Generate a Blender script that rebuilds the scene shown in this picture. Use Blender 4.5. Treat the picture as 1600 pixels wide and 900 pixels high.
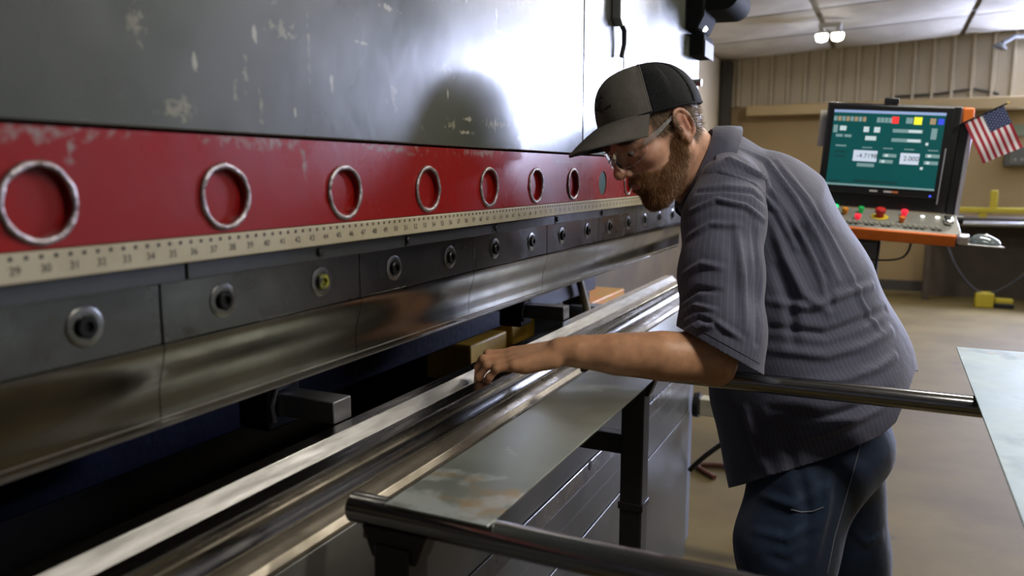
import bpy, bmesh, math, random
import numpy as np
from mathutils import Vector, Matrix, noise as mnoise
from mathutils.bvhtree import BVHTree

for o in list(bpy.data.objects):
    bpy.data.objects.remove(o, do_unlink=True)
scene = bpy.context.scene
COL = scene.collection
random.seed(7)
PI = math.pi

# ------------------------------------------------------------------ camera
FPX = 1231.0                      # focal length in pixels of a 1600 px wide frame
CAM = Vector((0.0, 0.0, 1.35))
YAW, PITCH = math.radians(25.4), math.radians(8.32)
CF = Vector((-math.sin(YAW) * math.cos(PITCH), math.cos(YAW) * math.cos(PITCH), -math.sin(PITCH)))
CR = Vector((math.cos(YAW), math.sin(YAW), 0.0))
CU = CR.cross(CF)
cam_data = bpy.data.cameras.new('camera')
cam_data.sensor_width = 36.0
cam_data.lens = 36.0 * FPX / 1600.0
cam_data.clip_start = 0.02
cam_data.dof.use_dof = True
cam_data.dof.focus_distance = 1.45
cam_data.dof.aperture_fstop = 4.0
cam = bpy.data.objects.new('camera', cam_data)
COL.objects.link(cam)
cam.matrix_world = Matrix(((CR.x, CU.x, -CF.x, CAM.x), (CR.y, CU.y, -CF.y, CAM.y), (CR.z, CU.z, -CF.z, CAM.z), (0, 0, 0, 1)))
scene.camera = cam


def dep(px, py, w):
    """world point seen at photo pixel (px, py) at depth w along the view axis"""
    return CAM + (CF + CR * ((px - 800.0) / FPX) - CU * ((py - 450.0) / FPX)) * w


# ------------------------------------------------------------------ world, window light, exposure
world = bpy.data.worlds.new('world')
scene.world = world
world.use_nodes = True
bgn = world.node_tree.nodes['Background']
bgn.inputs['Color'].default_value = (0.75, 0.85, 1.0, 1)
bgn.inputs['Strength'].default_value = 0.3
vs = scene.view_settings
vs.view_transform = 'Standard'
vs.look = 'None'
vs.exposure = 0.0
vs.gamma = 1.0
vs.use_curve_mapping = False


def area_light(name, loc, target, sx, sy, power, color, parent=None):
    ld = bpy.data.lights.new(name, 'AREA')
    ld.shape = 'RECTANGLE'
    ld.size, ld.size_y = sx, sy
    ld.energy = power
    ld.color = color
    o = bpy.data.objects.new(name, ld)
    COL.objects.link(o)
    o.location = loc
    d = Vector(target) - Vector(loc)
    o.rotation_euler = d.to_track_quat('-Z', 'Y').to_euler()
    if parent:
        o.parent = parent
        o.matrix_parent_inverse = Matrix.Translation(-Vector(parent.location))
    return o


# light of an unseen band window, added for the ram highlight and rim light
WIN = (1.5, 4.3, 1.75, 2.75)      # x0, x1, z0, z1
WALL_Y = 10.12
area_light('added_window_light', ((WIN[0] + WIN[1]) / 2, WALL_Y - 0.03, (WIN[2] + WIN[3]) / 2), ((WIN[0] + WIN[1]) / 2, 0, 2.0), WIN[1] - WIN[0], WIN[3] - WIN[2], 850.0, (0.62, 0.69, 1.0))

# ------------------------------------------------------------------ materials
MATS = {}


def nd(nt, t, **kw):
    n = nt.nodes.new(t)
    for k, v in kw.items():
        setattr(n, k, v)
    return n


def mat(name, color, rough=0.5, metal=0.0, color2=None, scale=8.0, detail=4.0, lo=0.35, hi=0.65, bump=0.0, bscale=40.0,
        stretch=(1, 1, 1), rvar=0.0, spec=0.5, emit=None, estr=0.0, alpha=1.0, trans=0.0, ior=1.45, sss=0.0, coat=0.0, color3=None, scale3=3.0, lo3=0.6, hi3=0.75, sheen=0.0):
    if name in MATS:
        return MATS[name]
    m = bpy.data.materials.new(name)
    m.use_nodes = True
    nt = m.node_tree
    b = nt.nodes['Principled BSDF']
    L = nt.links
    b.inputs['Base Color'].default_value = (*color, 1)
    b.inputs['Roughness'].default_value = rough
    b.inputs['Metallic'].default_value = metal
    b.inputs['Specular IOR Level'].default_value = spec
    b.inputs['IOR'].default_value = ior
    b.inputs['Alpha'].default_value = alpha
    b.inputs['Transmission Weight'].default_value = trans
    b.inputs['Coat Weight'].default_value = coat
    b.inputs['Sheen Weight'].default_value = sheen
    if sss:
        b.inputs['Subsurface Weight'].default_value = sss
        b.inputs['Subsurface Radius'].default_value = (0.012, 0.005, 0.003)
        b.inputs['Subsurface Scale'].default_value = 1.0
    if emit:
        b.inputs['Emission Color'].default_value = (*emit, 1)
        b.inputs['Emission Strength'].default_value = estr
    tc = nd(nt, 'ShaderNodeTexCoord')
    mp = nd(nt, 'ShaderNodeMapping')
    mp.inputs['Scale'].default_value = stretch
    L.new(tc.outputs['Object'], mp.inputs['Vector'])
    cur = None
    if color2 is not None:
        n = nd(nt, 'ShaderNodeTexNoise')
        n.inputs['Scale'].default_value = scale
        n.inputs['Detail'].default_value = detail
        n.inputs['Roughness'].default_value = 0.6
        L.new(mp.outputs[0], n.inputs['Vector'])
        r = nd(nt, 'ShaderNodeMapRange')
        r.inputs['From Min'].default_value = lo
        r.inputs['From Max'].default_value = hi
        L.new(n.outputs['Fac'], r.inputs['Value'])
        mx = nd(nt, 'ShaderNodeMix', data_type='RGBA')
        mx.inputs[6].default_value = (*color, 1)
        mx.inputs[7].default_value = (*color2, 1)
        L.new(r.outputs[0], mx.inputs[0])
        cur = mx.outputs[2]
        if rvar:
            rr = nd(nt, 'ShaderNodeMapRange')
            rr.inputs['From Min'].default_value = lo
            rr.inputs['From Max'].default_value = hi
            rr.inputs['To Min'].default_value = max(0.02, rough - rvar)
            rr.inputs['To Max'].default_value = min(1.0, rough + rvar)
            L.new(n.outputs['Fac'], rr.inputs['Value'])
            L.new(rr.outputs[0], b.inputs['Roughness'])
    if color3 is not None:
        n3 = nd(nt, 'ShaderNodeTexNoise')
        n3.inputs['Scale'].default_value = scale3
        n3.inputs['Detail'].default_value = 6
        n3.inputs['Roughness'].default_value = 0.65
        L.new(tc.outputs['Object'], n3.inputs['Vector'])
        r3 = nd(nt, 'ShaderNodeMapRange')
        r3.inputs['From Min'].default_value = lo3
        r3.inputs['From Max'].default_value = hi3
        L.new(n3.outputs['Fac'], r3.inputs['Value'])
        m3 = nd(nt, 'ShaderNodeMix', data_type='RGBA')
        if cur is not None:
            L.new(cur, m3.inputs[6])
        else:
            m3.inputs[6].default_value = (*color, 1)
        m3.inputs[7].default_value = (*color3, 1)
        L.new(r3.outputs[0], m3.inputs[0])
        cur = m3.outputs[2]
    if cur is not None:
        L.new(cur, b.inputs['Base Color'])
    if bump:
        nb = nd(nt, 'ShaderNodeTexNoise')
        nb.inputs['Scale'].default_value = bscale
        nb.inputs['Detail'].default_value = 3
        L.new(mp.outputs[0], nb.inputs['Vector'])
        bp = nd(nt, 'ShaderNodeBump')
        bp.inputs['Strength'].default_value = bump
        bp.inputs['Distance'].default_value = 0.01
        L.new(nb.outputs['Fac'], bp.inputs['Height'])
        L.new(bp.outputs[0], b.inputs['Normal'])
    MATS[name] = m
    return m


def add_marks(m, marks, color, rough=0.6, edge=0.35, nscale=60.0):
    """worn marks with a shape of their own: list of (centre, half sizes) boxes in object space, ragged by noise"""
    nt = m.node_tree
    L = nt.links
    b = nt.nodes['Principled BSDF']
    tc = nd(nt, 'ShaderNodeTexCoord')
    nz = nd(nt, 'ShaderNodeTexNoise')
    nz.inputs['Scale'].default_value = nscale
    nz.inputs['Detail'].default_value = 5
    L.new(tc.outputs['Object'], nz.inputs['Vector'])
    total = None
    for c, h in marks:
        s = nd(nt, 'ShaderNodeVectorMath', operation='SUBTRACT')
        L.new(tc.outputs['Object'], s.inputs[0])
        s.inputs[1].default_value = c
        dv = nd(nt, 'ShaderNodeVectorMath', operation='DIVIDE')
        L.new(s.outputs[0], dv.inputs[0])
        dv.inputs[1].default_value = h
        ab = nd(nt, 'ShaderNodeVectorMath', operation='LENGTH')
        L.new(dv.outputs[0], ab.inputs[0])
        sub = nd(nt, 'ShaderNodeMath', operation='SUBTRACT')
        sub.inputs[0].default_value = 1.0
        L.new(ab.outputs['Value'], sub.inputs[1])
        if total is None:
            total = sub.outputs[0]
        else:
            mxn = nd(nt, 'ShaderNodeMath', operation='MAXIMUM')
            L.new(total, mxn.inputs[0])
            L.new(sub.outputs[0], mxn.inputs[1])
            total = mxn.outputs[0]
    a = nd(nt, 'ShaderNodeMath', operation='ADD')
    L.new(total, a.inputs[0])
    k = nd(nt, 'ShaderNodeMapRange')
    k.inputs['From Min'].default_value = 0.3
    k.inputs['From Max'].default_value = 0.7
    k.inputs['To Min'].default_value = -1.1
    k.inputs['To Max'].default_value = 0.5
    L.new(nz.outputs['Fac'], k.inputs['Value'])
    L.new(k.outputs[0], a.inputs[1])
    r = nd(nt, 'ShaderNodeMapRange')
    r.inputs['From Min'].default_value = 0.0
    r.inputs['From Max'].default_value = edge
    L.new(a.outputs[0], r.inputs['Value'])
    mx = nd(nt, 'ShaderNodeMix', data_type='RGBA')
    src = b.inputs['Base Color']
    if src.is_linked:
        L.new(src.links[0].from_socket, mx.inputs[6])
    else:
        mx.inputs[6].default_value = src.default_value
    mx.inputs[7].default_value = (*color, 1)
    L.new(r.outputs[0], mx.inputs[0])
    L.new(mx.outputs[2], b.inputs['Base Color'])


# ------------------------------------------------------------------ mesh builder
class MB:
    def __init__(s):
        s.v, s.f = [], []

    def quad_box(s, a, b):
        """axis-aligned box between corners a and b"""
        x0, y0, z0 = [min(p, q) for p, q in zip(a, b)]
        x1, y1, z1 = [max(p, q) for p, q in zip(a, b)]
        n = len(s.v)
        s.v += [(x0, y0, z0), (x1, y0, z0), (x1, y1, z0), (x0, y1, z0), (x0, y0, z1), (x1, y0, z1), (x1, y1, z1), (x0, y1, z1)]
        s.f += [tuple(n + i for i in q) for q in ((0, 3, 2, 1), (4, 5, 6, 7), (0, 1, 5, 4), (1, 2, 6, 5), (2, 3, 7, 6), (3, 0, 4, 7))]
        return s

    def obox(s, o, ex, ey, ez):
        """box from corner o along three edge vectors"""
        o, ex, ey, ez = Vector(o), Vector(ex), Vector(ey), Vector(ez)
        n = len(s.v)
        s.v += [tuple(p) for p in (o, o + ex, o + ex + ey, o + ey, o + ez, o + ex + ez, o + ex + ey + ez, o + ey + ez)]
        fs = ((0, 3, 2, 1), (4, 5, 6, 7), (0, 1, 5, 4), (1, 2, 6, 5), (2, 3, 7, 6), (3, 0, 4, 7))
        flip = ex.cross(ey).dot(ez) < 0
        s.f += [tuple(n + i for i in (q[::-1] if flip else q)) for q in fs]
        return s

    def prism(s, poly, y0, y1, axis='y'):
        """extrude a polygon of (x, z) points (counter-clockwise seen from -y) along y"""
        n, k = len(s.v), len(poly)
        for t in (y0, y1):
            for p in poly:
                s.v.append((p[0], t, p[1]) if axis == 'y' else ((t, p[0], p[1]) if axis == 'x' else (p[0], p[1], t)))
        s.f.append(tuple(n + i for i in range(k)))
        s.f.append(tuple(n + k + i for i in range(k - 1, -1, -1)))
        for i in range(k):
            j = (i + 1) % k
            s.f.append((n + j, n + i, n + k + i, n + k + j))
        return s

    def tube(s, pts, r, seg=12, cap=True):
        pts = [Vector(p) for p in pts]
        rs = r if isinstance(r, (list, tuple)) else [r] * len(pts)
        n0 = len(s.v)
        prev = None
        for i, p in enumerate(pts):
            t = (pts[min(i + 1, len(pts) - 1)] - pts[max(i - 1, 0)]).normalized()
            if prev is None:
                u = t.orthogonal().normalized()
            else:
                u = (prev - t * prev.dot(t)).normalized()
            prev = u
            w = t.cross(u)
            for k in range(seg):
                a = 2 * PI * k / seg
                s.v.append(tuple(p + (u * math.cos(a) + w * math.sin(a)) * rs[i]))
        for i in range(len(pts) - 1):
            for k in range(seg):
                a, b = n0 + i * seg + k, n0 + i * seg + (k + 1) % seg
                s.f.append((a, b, b + seg, a + seg))
        if cap:
            s.f.append(tuple(n0 + k for k in range(seg - 1, -1, -1)))
            e = n0 + (len(pts) - 1) * seg
            s.f.append(tuple(e + k for k in range(seg)))
        return s

    def lathe(s, prof, origin=(0, 0, 0), axis=(0, 0, 1), seg=24):
        """revolve (radius, height) pairs about axis through origin"""
        ax = Vector(axis).normalized()
        u = ax.orthogonal().normalized()
        w = ax.cross(u)
        o = Vector(origin)
        n0 = len(s.v)
        for r, h in prof:
            for k in range(seg):
                a = 2 * PI * k / seg
                s.v.append(tuple(o + ax * h + (u * math.cos(a) + w * math.sin(a)) * max(r, 1e-5)))
        for i in range(len(prof) - 1):
            for k in range(seg):
                a, b = n0 + i * seg + k, n0 + i * seg + (k + 1) % seg
                s.f.append((a, b, b + seg, a + seg))
        s.f.append(tuple(n0 + k for k in range(seg - 1, -1, -1)))
        e = n0 + (len(prof) - 1) * seg
        s.f.append(tuple(e + k for k in range(seg)))
        return s

    def mesh(s, name, smooth=30):
        me = bpy.data.meshes.new(name)
        me.from_pydata([tuple(v) for v in s.v], [], s.f)
        bm = bmesh.new()
        bm.from_mesh(me)
        bmesh.ops.recalc_face_normals(bm, faces=bm.faces)
        bm.to_mesh(me)
        bm.free()
        if smooth:
            for p in me.polygons:
                p.use_smooth = True
            me.set_sharp_from_angle(angle=math.radians(smooth))
        me.update()
        return me

    def build(s, name, m, parent=None, bevel=0.0, smooth=30, loc=None):
        return link(name, s.mesh(name, smooth), m, parent, bevel, loc)


def link(name, me, m, parent=None, bevel=0.0, loc=None):
    o = bpy.data.objects.new(name, me)
    COL.objects.link(o)
    if m is not None and not me.materials:
        me.materials.append(m)
    if loc is not None:
        o.location = loc
    if bevel:
        bv = o.modifiers.new('bevel', 'BEVEL')
        bv.width = bevel
        bv.segments = 2
        bv.limit_method = 'ANGLE'
        bv.angle_limit = math.radians(40)
    setpar(o, parent)
    return o


def setpar(o, parent):
    if parent is not None:
        o.parent = parent
        o.matrix_parent_inverse = Matrix.Translation(-wloc(parent))   # parents only translate


def wloc(o):
    """world position of an object whose parents only translate"""
    if o.parent is None:
        return Vector(o.location)
    return wloc(o.parent) + o.matrix_parent_inverse.translation + Vector(o.location)


def thing(name, label, cat, loc=(0, 0, 0), group=None):
    o = bpy.data.objects.new(name, None)
    COL.objects.link(o)
    o.empty_display_size = 0.1
    o.location = loc
    return tag(o, label, cat, group)


def tag(o, label, cat, group=None):
    o['label'] = label
    o['category'] = cat
    if group:
        o['group'] = group
    return o


def struct(o, label=None):
    o['kind'] = 'structure'
    if label:
        o['label'] = label
    return o


def text_mesh(txt, size, name='numerals'):
    cu = bpy.data.curves.new(name, 'FONT')
    cu.body = txt
    cu.size = size
    cu.align_x = 'CENTER'
    cu.align_y = 'CENTER'
    to = bpy.data.objects.new(name, cu)
    COL.objects.link(to)
    dg = bpy.context.evaluated_depsgraph_get()
    me = to.evaluated_get(dg).to_mesh()
    vs_ = [tuple(v.co) for v in me.vertices]
    fs_ = [tuple(p.vertices) for p in me.polygons]
    to.evaluated_get(dg).to_mesh_clear()
    bpy.data.objects.remove(to, do_unlink=True)
    bpy.data.curves.remove(cu)
    return vs_, fs_


def add_text(mb, txt, size, o, ex, ey, off=0.0):
    """flat lettering written on the plane (o, ex, ey)"""
    o, ex, ey = Vector(o), Vector(ex).normalized(), Vector(ey).normalized()
    nrm = ex.cross(ey)
    v_, f_ = text_mesh(txt, size)
    n = len(mb.v)
    mb.v += [tuple(o + ex * p[0] + ey * p[1] + nrm * off) for p in v_]
    mb.f += [tuple(n + i for i in q) for q in f_]
# ------------------------------------------------------------------ the building shell
M_CONC = mat('concrete_floor', (0.125, 0.094, 0.036), 0.72, spec=0.2, color2=(0.080, 0.058, 0.022), scale=1.6, detail=8, lo=0.4, hi=0.68, bump=0.06, bscale=25, color3=(0.055, 0.045, 0.035), scale3=5.0, lo3=0.62, hi3=0.72)
M_SIDING = mat('beige_siding', (0.47, 0.41, 0.30), 0.5, color2=(0.41, 0.355, 0.255), scale=2)
M_TAN = mat('tan_wallboard', (0.30, 0.215, 0.10), 0.6, color2=(0.24, 0.17, 0.08), scale=1.5)
M_TANL = mat('tan_trim', (0.36, 0.27, 0.14), 0.55)
M_CREAM = mat('cream_wall', (0.55, 0.46, 0.31), 0.6, color2=(0.5, 0.41, 0.27), scale=2)
M_INSUL = mat('white_insulation', (0.60, 0.57, 0.50), 0.6, color2=(0.47, 0.44, 0.38), scale=2.2, bump=0.5, bscale=4.0)
M_SEAM = mat('seam_tape', (0.36, 0.34, 0.30), 0.5)
M_DARKTRIM = mat('dark_trim', (0.045, 0.04, 0.035), 0.5)
M_CONC_OLD = M_CONC

X0, X1, Y0 = -1.95, 7.0, -3.0


def ceil_z(x):
    return 2.80 + 0.047 * x


fl = struct(MB().quad_box((X0, Y0, -0.1), (X1, WALL_Y, 0.0)).build('floor', M_CONC, smooth=0))
# back wall: lower wallboard, siding above, with the added band window out of view
wb = MB()
for a, b in (((X0, 0.0), (X1, WIN[2])), ((X0, WIN[2]), (WIN[0], 3.3)), ((WIN[1], WIN[2]), (X1, 3.3)), ((WIN[0], WIN[3]), (WIN[1], 3.3))):
    wb.quad_box((a[0], WALL_Y, a[1]), (b[0], WALL_Y + 0.12, b[1]))
wall_back = struct(wb.build('wall_back', M_TAN, smooth=0))
prof = [(0.0, 0.0), (0.018, -0.055), (0.044, -0.055), (0.062, 0.0), (0.19, 0.0), (0.19, 0.008), (0.0, 0.008)]
sp = MB().prism([(p[0], p[1]) for p in prof], 2.15, 3.1, axis='z').mesh('siding_panel', 25)
for i in range(50):
    x = X0 + i * 0.19
    if x > X1 - 0.2:
        break
    if x + 0.19 > WIN[0] - 0.03 and x < WIN[1] + 0.03:
        continue
    link('siding_panel', sp, M_SIDING, wall_back, loc=(x, WALL_Y - 0.009, 0))
struct(MB().quad_box((X0 + 0.35, WALL_Y - 0.24, 2.02), (WIN[0] - 0.06, WALL_Y - 0.002, 2.145)).build('trim_1', M_TANL, bevel=0.01), 'tan boxed ledge running along the back wall under the siding')
struct(MB().quad_box((X0 + 0.02, WALL_Y - 0.14, 0.0), (X0 + 0.14, WALL_Y - 0.012, 2.68)).build('trim_2', M_DARKTRIM, bevel=0.008), 'dark corner post where the cream wall meets the siding')
struct(MB().quad_box((X0 + 0.14, WALL_Y - 0.03, 0.0), (X1, WALL_Y - 0.001, 0.12)).build('baseboard_back', M_DARKTRIM))
# added window: frame, mullions and glowing panes
wr = MB()
t = 0.05
for a, b in (((WIN[0], WIN[2]), (WIN[0] + t, WIN[3])), ((WIN[1] - t, WIN[2]), (WIN[1], WIN[3])), ((WIN[0] + t, WIN[2]), (WIN[1] - t, WIN[2] + t)), ((WIN[0] + t, WIN[3] - t), (WIN[1] - t, WIN[3]))):
    wr.quad_box((a[0], WALL_Y + 0.002, a[1]), (b[0], WALL_Y + 0.10, b[1]))
win = struct(wr.build('added_window_1', mat('white_frame', (0.6, 0.6, 0.58), 0.4), bevel=0.004))
M_PANE = mat('window_glass', (0.85, 0.92, 1.0), 0.1, emit=(0.75, 0.86, 1.0), estr=1.2)
nw = 4
pw = (WIN[1] - WIN[0] - 2 * t) / nw
for i in range(nw):
    xa = WIN[0] + t + i * pw
    MB().quad_box((xa + 0.012, WALL_Y + 0.05, WIN[2] + t), (xa + pw - 0.012, WALL_Y + 0.056, WIN[3] - t)).build('pane', M_PANE, win)
for i in range(1, nw):
    xa = WIN[0] + t + i * pw
    MB().quad_box((xa - 0.014, WALL_Y + 0.03, WIN[2] + t + 0.001), (xa + 0.014, WALL_Y + 0.08, WIN[3] - t - 0.001)).build('mullion', MATS['white_frame'], win)
struct(MB().quad_box((X0 - 0.12, Y0, 0), (X0, WALL_Y + 0.12, 3.0)).build('wall_left', M_CREAM, smooth=0))
struct(MB().quad_box((X0 + 0.001, 3.4, 0.0), (X0 + 0.03, WALL_Y - 0.15, 1.28)).build('trim_3', mat('brown_wainscot', (0.115, 0.085, 0.045), 0.6, color2=(0.075, 0.055, 0.03), scale=3), bevel=0.004), 'brown wainscot along the lower half of the cream wall')
struct(MB().quad_box((X1, Y0, 0), (X1 + 0.12, WALL_Y + 0.12, 3.3)).build('wall_right', mat('darkened_siding', (0.15, 0.13, 0.10), 0.5), smooth=0))  # unseen wall, coloured darker to weaken bounce and reflections
struct(MB().quad_box((X0 - 0.12, Y0 - 0.12, 0), (X1 + 0.12, Y0, 3.3)).build('wall_front', mat('darkened_wallboard', (0.075, 0.065, 0.05), 0.6), smooth=0))  # unseen wall behind the camera, darkened so the steel reflects less
cb = MB()
cb.v = [(X0 - 0.12, Y0 - 0.12, ceil_z(X0) + 0.03), (X1 + 0.12, Y0 - 0.12, ceil_z(X1) + 0.03), (X1 + 0.12, WALL_Y + 0.12, ceil_z(X1) + 0.03), (X0 - 0.12, WALL_Y + 0.12, ceil_z(X0) + 0.03)]
cb.v += [(a, b, c + 0.1) for a, b, c in cb.v]
cb.f = [(0, 3, 2, 1), (4, 5, 6, 7), (0, 1, 5, 4), (1, 2, 6, 5), (2, 3, 7, 6), (3, 0, 4, 7)]
ceiling = struct(cb.build('ceiling', M_SEAM, smooth=0))
# pillowy insulation blankets between seams, those in view as pieces of their own
ncx, ncy = 7, 8
px_, py_ = (X1 - X0) / ncx, 1.25
bl = MB()
G = 6
for jj in range(G + 1):
    for ii in range(G + 1):
        u, v = ii / G, jj / G
        sag = -0.045 * (math.sin(PI * u) * math.sin(PI * v)) ** 0.5 if 0 < u < 1 and 0 < v < 1 else 0.0
        x = (u - 0.5) * (px_ - 0.05)
        bl.v.append((x, (v - 0.5) * (py_ - 0.04), 0.047 * x + sag))
for jj in range(G):
    for ii in range(G):
        a = jj * (G + 1) + ii
        bl.f.append((a, a + G + 1, a + G + 2, a + 1))
n = len(bl.v)
bl.v += [(x, y, 0.047 * x + 0.028) for x, y, z in bl.v[:n]]
bl.f += [tuple(n + i for i in f[::-1]) for f in bl.f[:]]
blm = bl.mesh('insulation_panel', 60)
for j in range(10):
    for i in range(ncx):
        x = X0 + (i + 0.5) * px_
        y = WALL_Y - (j + 0.5) * py_
        if y < Y0 + 0.5:
            continue
        link('insulation_panel', blm, M_INSUL, ceiling, loc=(x, y, ceil_z(x)))

# ------------------------------------------------------------------ ceiling lamps
M_LAMPW = mat('lamp_housing', (0.5, 0.5, 0.48), 0.4)


def twin_lamp(x, y, label, power, size=0.12, col=(1.0, 0.93, 0.82), group=None):
    z = ceil_z(x)
    t_ = thing('ceiling_lamp', label, 'lamp', (x, y, z), group)
    MB().quad_box((x - 0.10, y - 0.03, z - 0.099), (x + 0.10, y + 0.03, z - 0.05)).build('housing', M_LAMPW, t_, bevel=0.006)
    for s in (-1, 1):
        hx = x + s * 0.068
        MB().lathe([(0.02, 0.0), (0.052, -0.04), (0.056, -0.05), (0.05, -0.05)], (hx, y, z - 0.10)).build('reflector', M_LAMPW, t_)
        MB().lathe([(0.05, 0.0), (0.055, -0.02), (0.045, -0.06), (0.0, -0.075)], (hx, y, z - 0.145)).build('bulb', mat('lamp_glow', (1, 1, 1), 0.5, emit=(1.0, 0.95, 0.85), estr=14.0), t_)
    area_light('lamp_light', (x, y, z - 0.25), (x, y, 0), 0.3, 0.12, power, col, t_)
    return t_


def strip_lamp(x, y, label, power, group, z=None, along_x=False, col=(1.0, 0.94, 0.84)):
    z = ceil_z(x) - 0.12 if z is None else z
    t_ = thing('strip_lamp', label, 'lamp', (x, y, z), group)

    def bx(a, b, c, d, e, f):
        return MB().quad_box((x + (b if along_x else a), y + (a if along_x else b), z + c), (x + (e if along_x else d), y + (d if along_x else e), z + f))

    def pt(a, b, c):
        return (x + (b if along_x else a), y + (a if along_x else b), z + c)
    bx(-0.09, -0.62, 0.0, 0.09, 0.62, 0.07).build('housing', M_LAMPW, t_, bevel=0.006)
    for s in (-1, 1):
        MB().tube([pt(s * 0.045, -0.6, -0.016), pt(s * 0.045, 0.6, -0.016)], 0.013, 10).build('tube', mat('tube_glow', (1, 1, 1), 0.5, emit=(1.0, 0.95, 0.86), estr=9.0), t_)
        MB().tube([pt(0, s * 0.5, 0.07), pt(0, s * 0.5, ceil_z(x) - 0.02 - z)], 0.005, 8).build('hanger', M_DARKTRIM, t_)
    area_light('lamp_light', (x, y, z - 0.035), (x, y, 0), 1.2 if along_x else 0.18, 0.18 if along_x else 1.2, power, col, t_)
    return t_


twin_lamp(-0.585, 8.1, 'small twin floodlight glowing on the far ceiling above the corrugated wall', 30.0)
strip_lamp(0.75, 2.9, 'fluorescent strip lamp hung over the aisle between operator and console', 48.0, 'aisle strip lamps', along_x=True)
strip_lamp(1.0, 5.6, 'fluorescent strip lamp hung over the open floor by the back wall', 48.0, 'aisle strip lamps')
strip_lamp(2.9, 1.2, 'fluorescent strip lamp hung over the floor beyond the stacked sheets', 9.0, 'aisle strip lamps')
strip_lamp(0.85, 0.95, 'added fill strip lamp hung low above the stacked sheets', 20.0, 'aisle strip lamps', z=2.3, along_x=True)  # unseen lamp added as fill on the operator's near side and face
# ------------------------------------------------------------------ press brake
XP = -0.60       # front plane of the ram
YN, YF = -0.45, 2.72
M_GREEN = mat('worn_green_paint', (0.058, 0.064, 0.051), 0.26, color2=(0.080, 0.085, 0.069), scale=3.0, rvar=0.06, spec=0.6, bump=0.02, bscale=30, color3=(0.20, 0.19, 0.145), scale3=26, lo3=0.70, hi3=0.76)
add_marks(M_GREEN, [((XP, 0.545, 1.408), (0.04, 0.026, 0.014)), ((XP, 0.69, 1.502), (0.04, 0.030, 0.010)), ((XP, 0.50, 1.478), (0.04, 0.012, 0.018)), ((XP, 0.63, 1.45), (0.04, 0.004, 0.022)),
                   ((XP, 0.615, 1.43), (0.04, 0.004, 0.03)), ((XP, 0.65, 1.415), (0.04, 0.005, 0.03)), ((XP, 0.73, 1.49), (0.04, 0.003, 0.05)), ((XP, 0.87, 1.585), (0.04, 0.05, 0.004)), ((XP, 0.90, 1.45), (0.04, 0.008, 0.022)),
                   ((XP, 1.03, 1.50), (0.04, 0.03, 0.012)), ((XP, 0.40, 1.545), (0.04, 0.05, 0.01)), ((XP, 1.2, 1.43), (0.04, 0.06, 0.008)), ((XP, 1.32, 1.40), (0.04, 0.03, 0.016)), ((XP, 1.05, 1.42), (0.04, 0.02, 0.01))],
          (0.20, 0.19, 0.135), edge=0.6, nscale=110)
rnd = random.Random(5)
add_marks(M_GREEN, [((XP, rnd.uniform(0.55, 1.6), rnd.uniform(1.395, 1.68)), (0.04, rnd.uniform(0.003, 0.006), rnd.uniform(0.005, 0.018))) for _ in range(26)] + [((XP, rnd.uniform(0.8, 1.5), rnd.uniform(1.4, 1.62)), (0.04, rnd.uniform(0.015, 0.03), 0.004)) for _ in range(6)], (0.30, 0.29, 0.23), edge=0.5, nscale=70)
M_RED = mat('red_paint', (0.26, 0.007, 0.005), 0.3, color2=(0.19, 0.005, 0.005), scale=5, rvar=0.06, bump=0.02)
add_marks(M_RED, [((XP, y, 1.382), (0.04, 0.10, 0.010)) for y in (0.40, 0.66, 0.90, 1.15)] + [((XP, 0.715, 1.365), (0.04, 0.008, 0.022)), ((XP, 0.43, 1.37), (0.04, 0.006, 0.02)), ((XP, 0.99, 1.352), (0.04, 0.006, 0.008)), ((XP, 1.55, 1.372), (0.04, 0.14, 0.003))],
          (0.24, 0.16, 0.15), edge=0.9, nscale=90)
M_WELD = mat('ground_weld_ring', (0.40, 0.36, 0.37), 0.4, 0.7, color2=(0.20, 0.16, 0.155), scale=50, bump=0.25, bscale=160)
M_IVORY = mat('ivory_scale', (0.40, 0.355, 0.25), 0.4, color2=(0.32, 0.275, 0.18), scale=14, lo=0.45, hi=0.75)
M_INK = mat('black_ink', (0.02, 0.018, 0.015), 0.5)
M_DSTEEL = mat('dark_bar_steel', (0.11, 0.115, 0.12), 0.38, 0.8, color2=(0.07, 0.07, 0.075), scale=9, rvar=0.1)
M_HOLDER = mat('tool_holder_steel', (0.20, 0.20, 0.205), 0.27, 1.0, color2=(0.125, 0.122, 0.12), scale=7, rvar=0.07, bump=0.015, bscale=60, color3=(0.12, 0.11, 0.10), scale3=18, lo3=0.62, hi3=0.7)
M_PUNCH = mat('polished_punch_steel', (0.23, 0.222, 0.205), 0.21, 1.0, color2=(0.145, 0.137, 0.122), scale=5, rvar=0.06, bump=0.012, bscale=50, color3=(0.10, 0.095, 0.085), scale3=15, lo3=0.66, hi3=0.73)
M_DIE = mat('die_steel', (0.27, 0.267, 0.26), 0.24, 1.0, color2=(0.19, 0.187, 0.18), scale=30, stretch=(6, 0.4, 6), rvar=0.05)
M_DIEW = mat('scuffed_groove_steel', (0.42, 0.41, 0.395), 0.5, 0.7, color2=(0.31, 0.30, 0.28), scale=24, stretch=(4, 0.5, 4), rvar=0.08, bump=0.02, bscale=80)
M_BED = mat('grey_bed_paint', (0.10, 0.105, 0.10), 0.35, 0.35, color2=(0.15, 0.15, 0.14), scale=5, rvar=0.05, bump=0.01, color3=(0.16, 0.14, 0.10), scale3=14, lo3=0.64, hi3=0.74)
M_BEDL = mat('bare_bed_steel', (0.27, 0.27, 0.27), 0.30, 0.9, color2=(0.17, 0.17, 0.17), scale=9, rvar=0.08)
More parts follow.
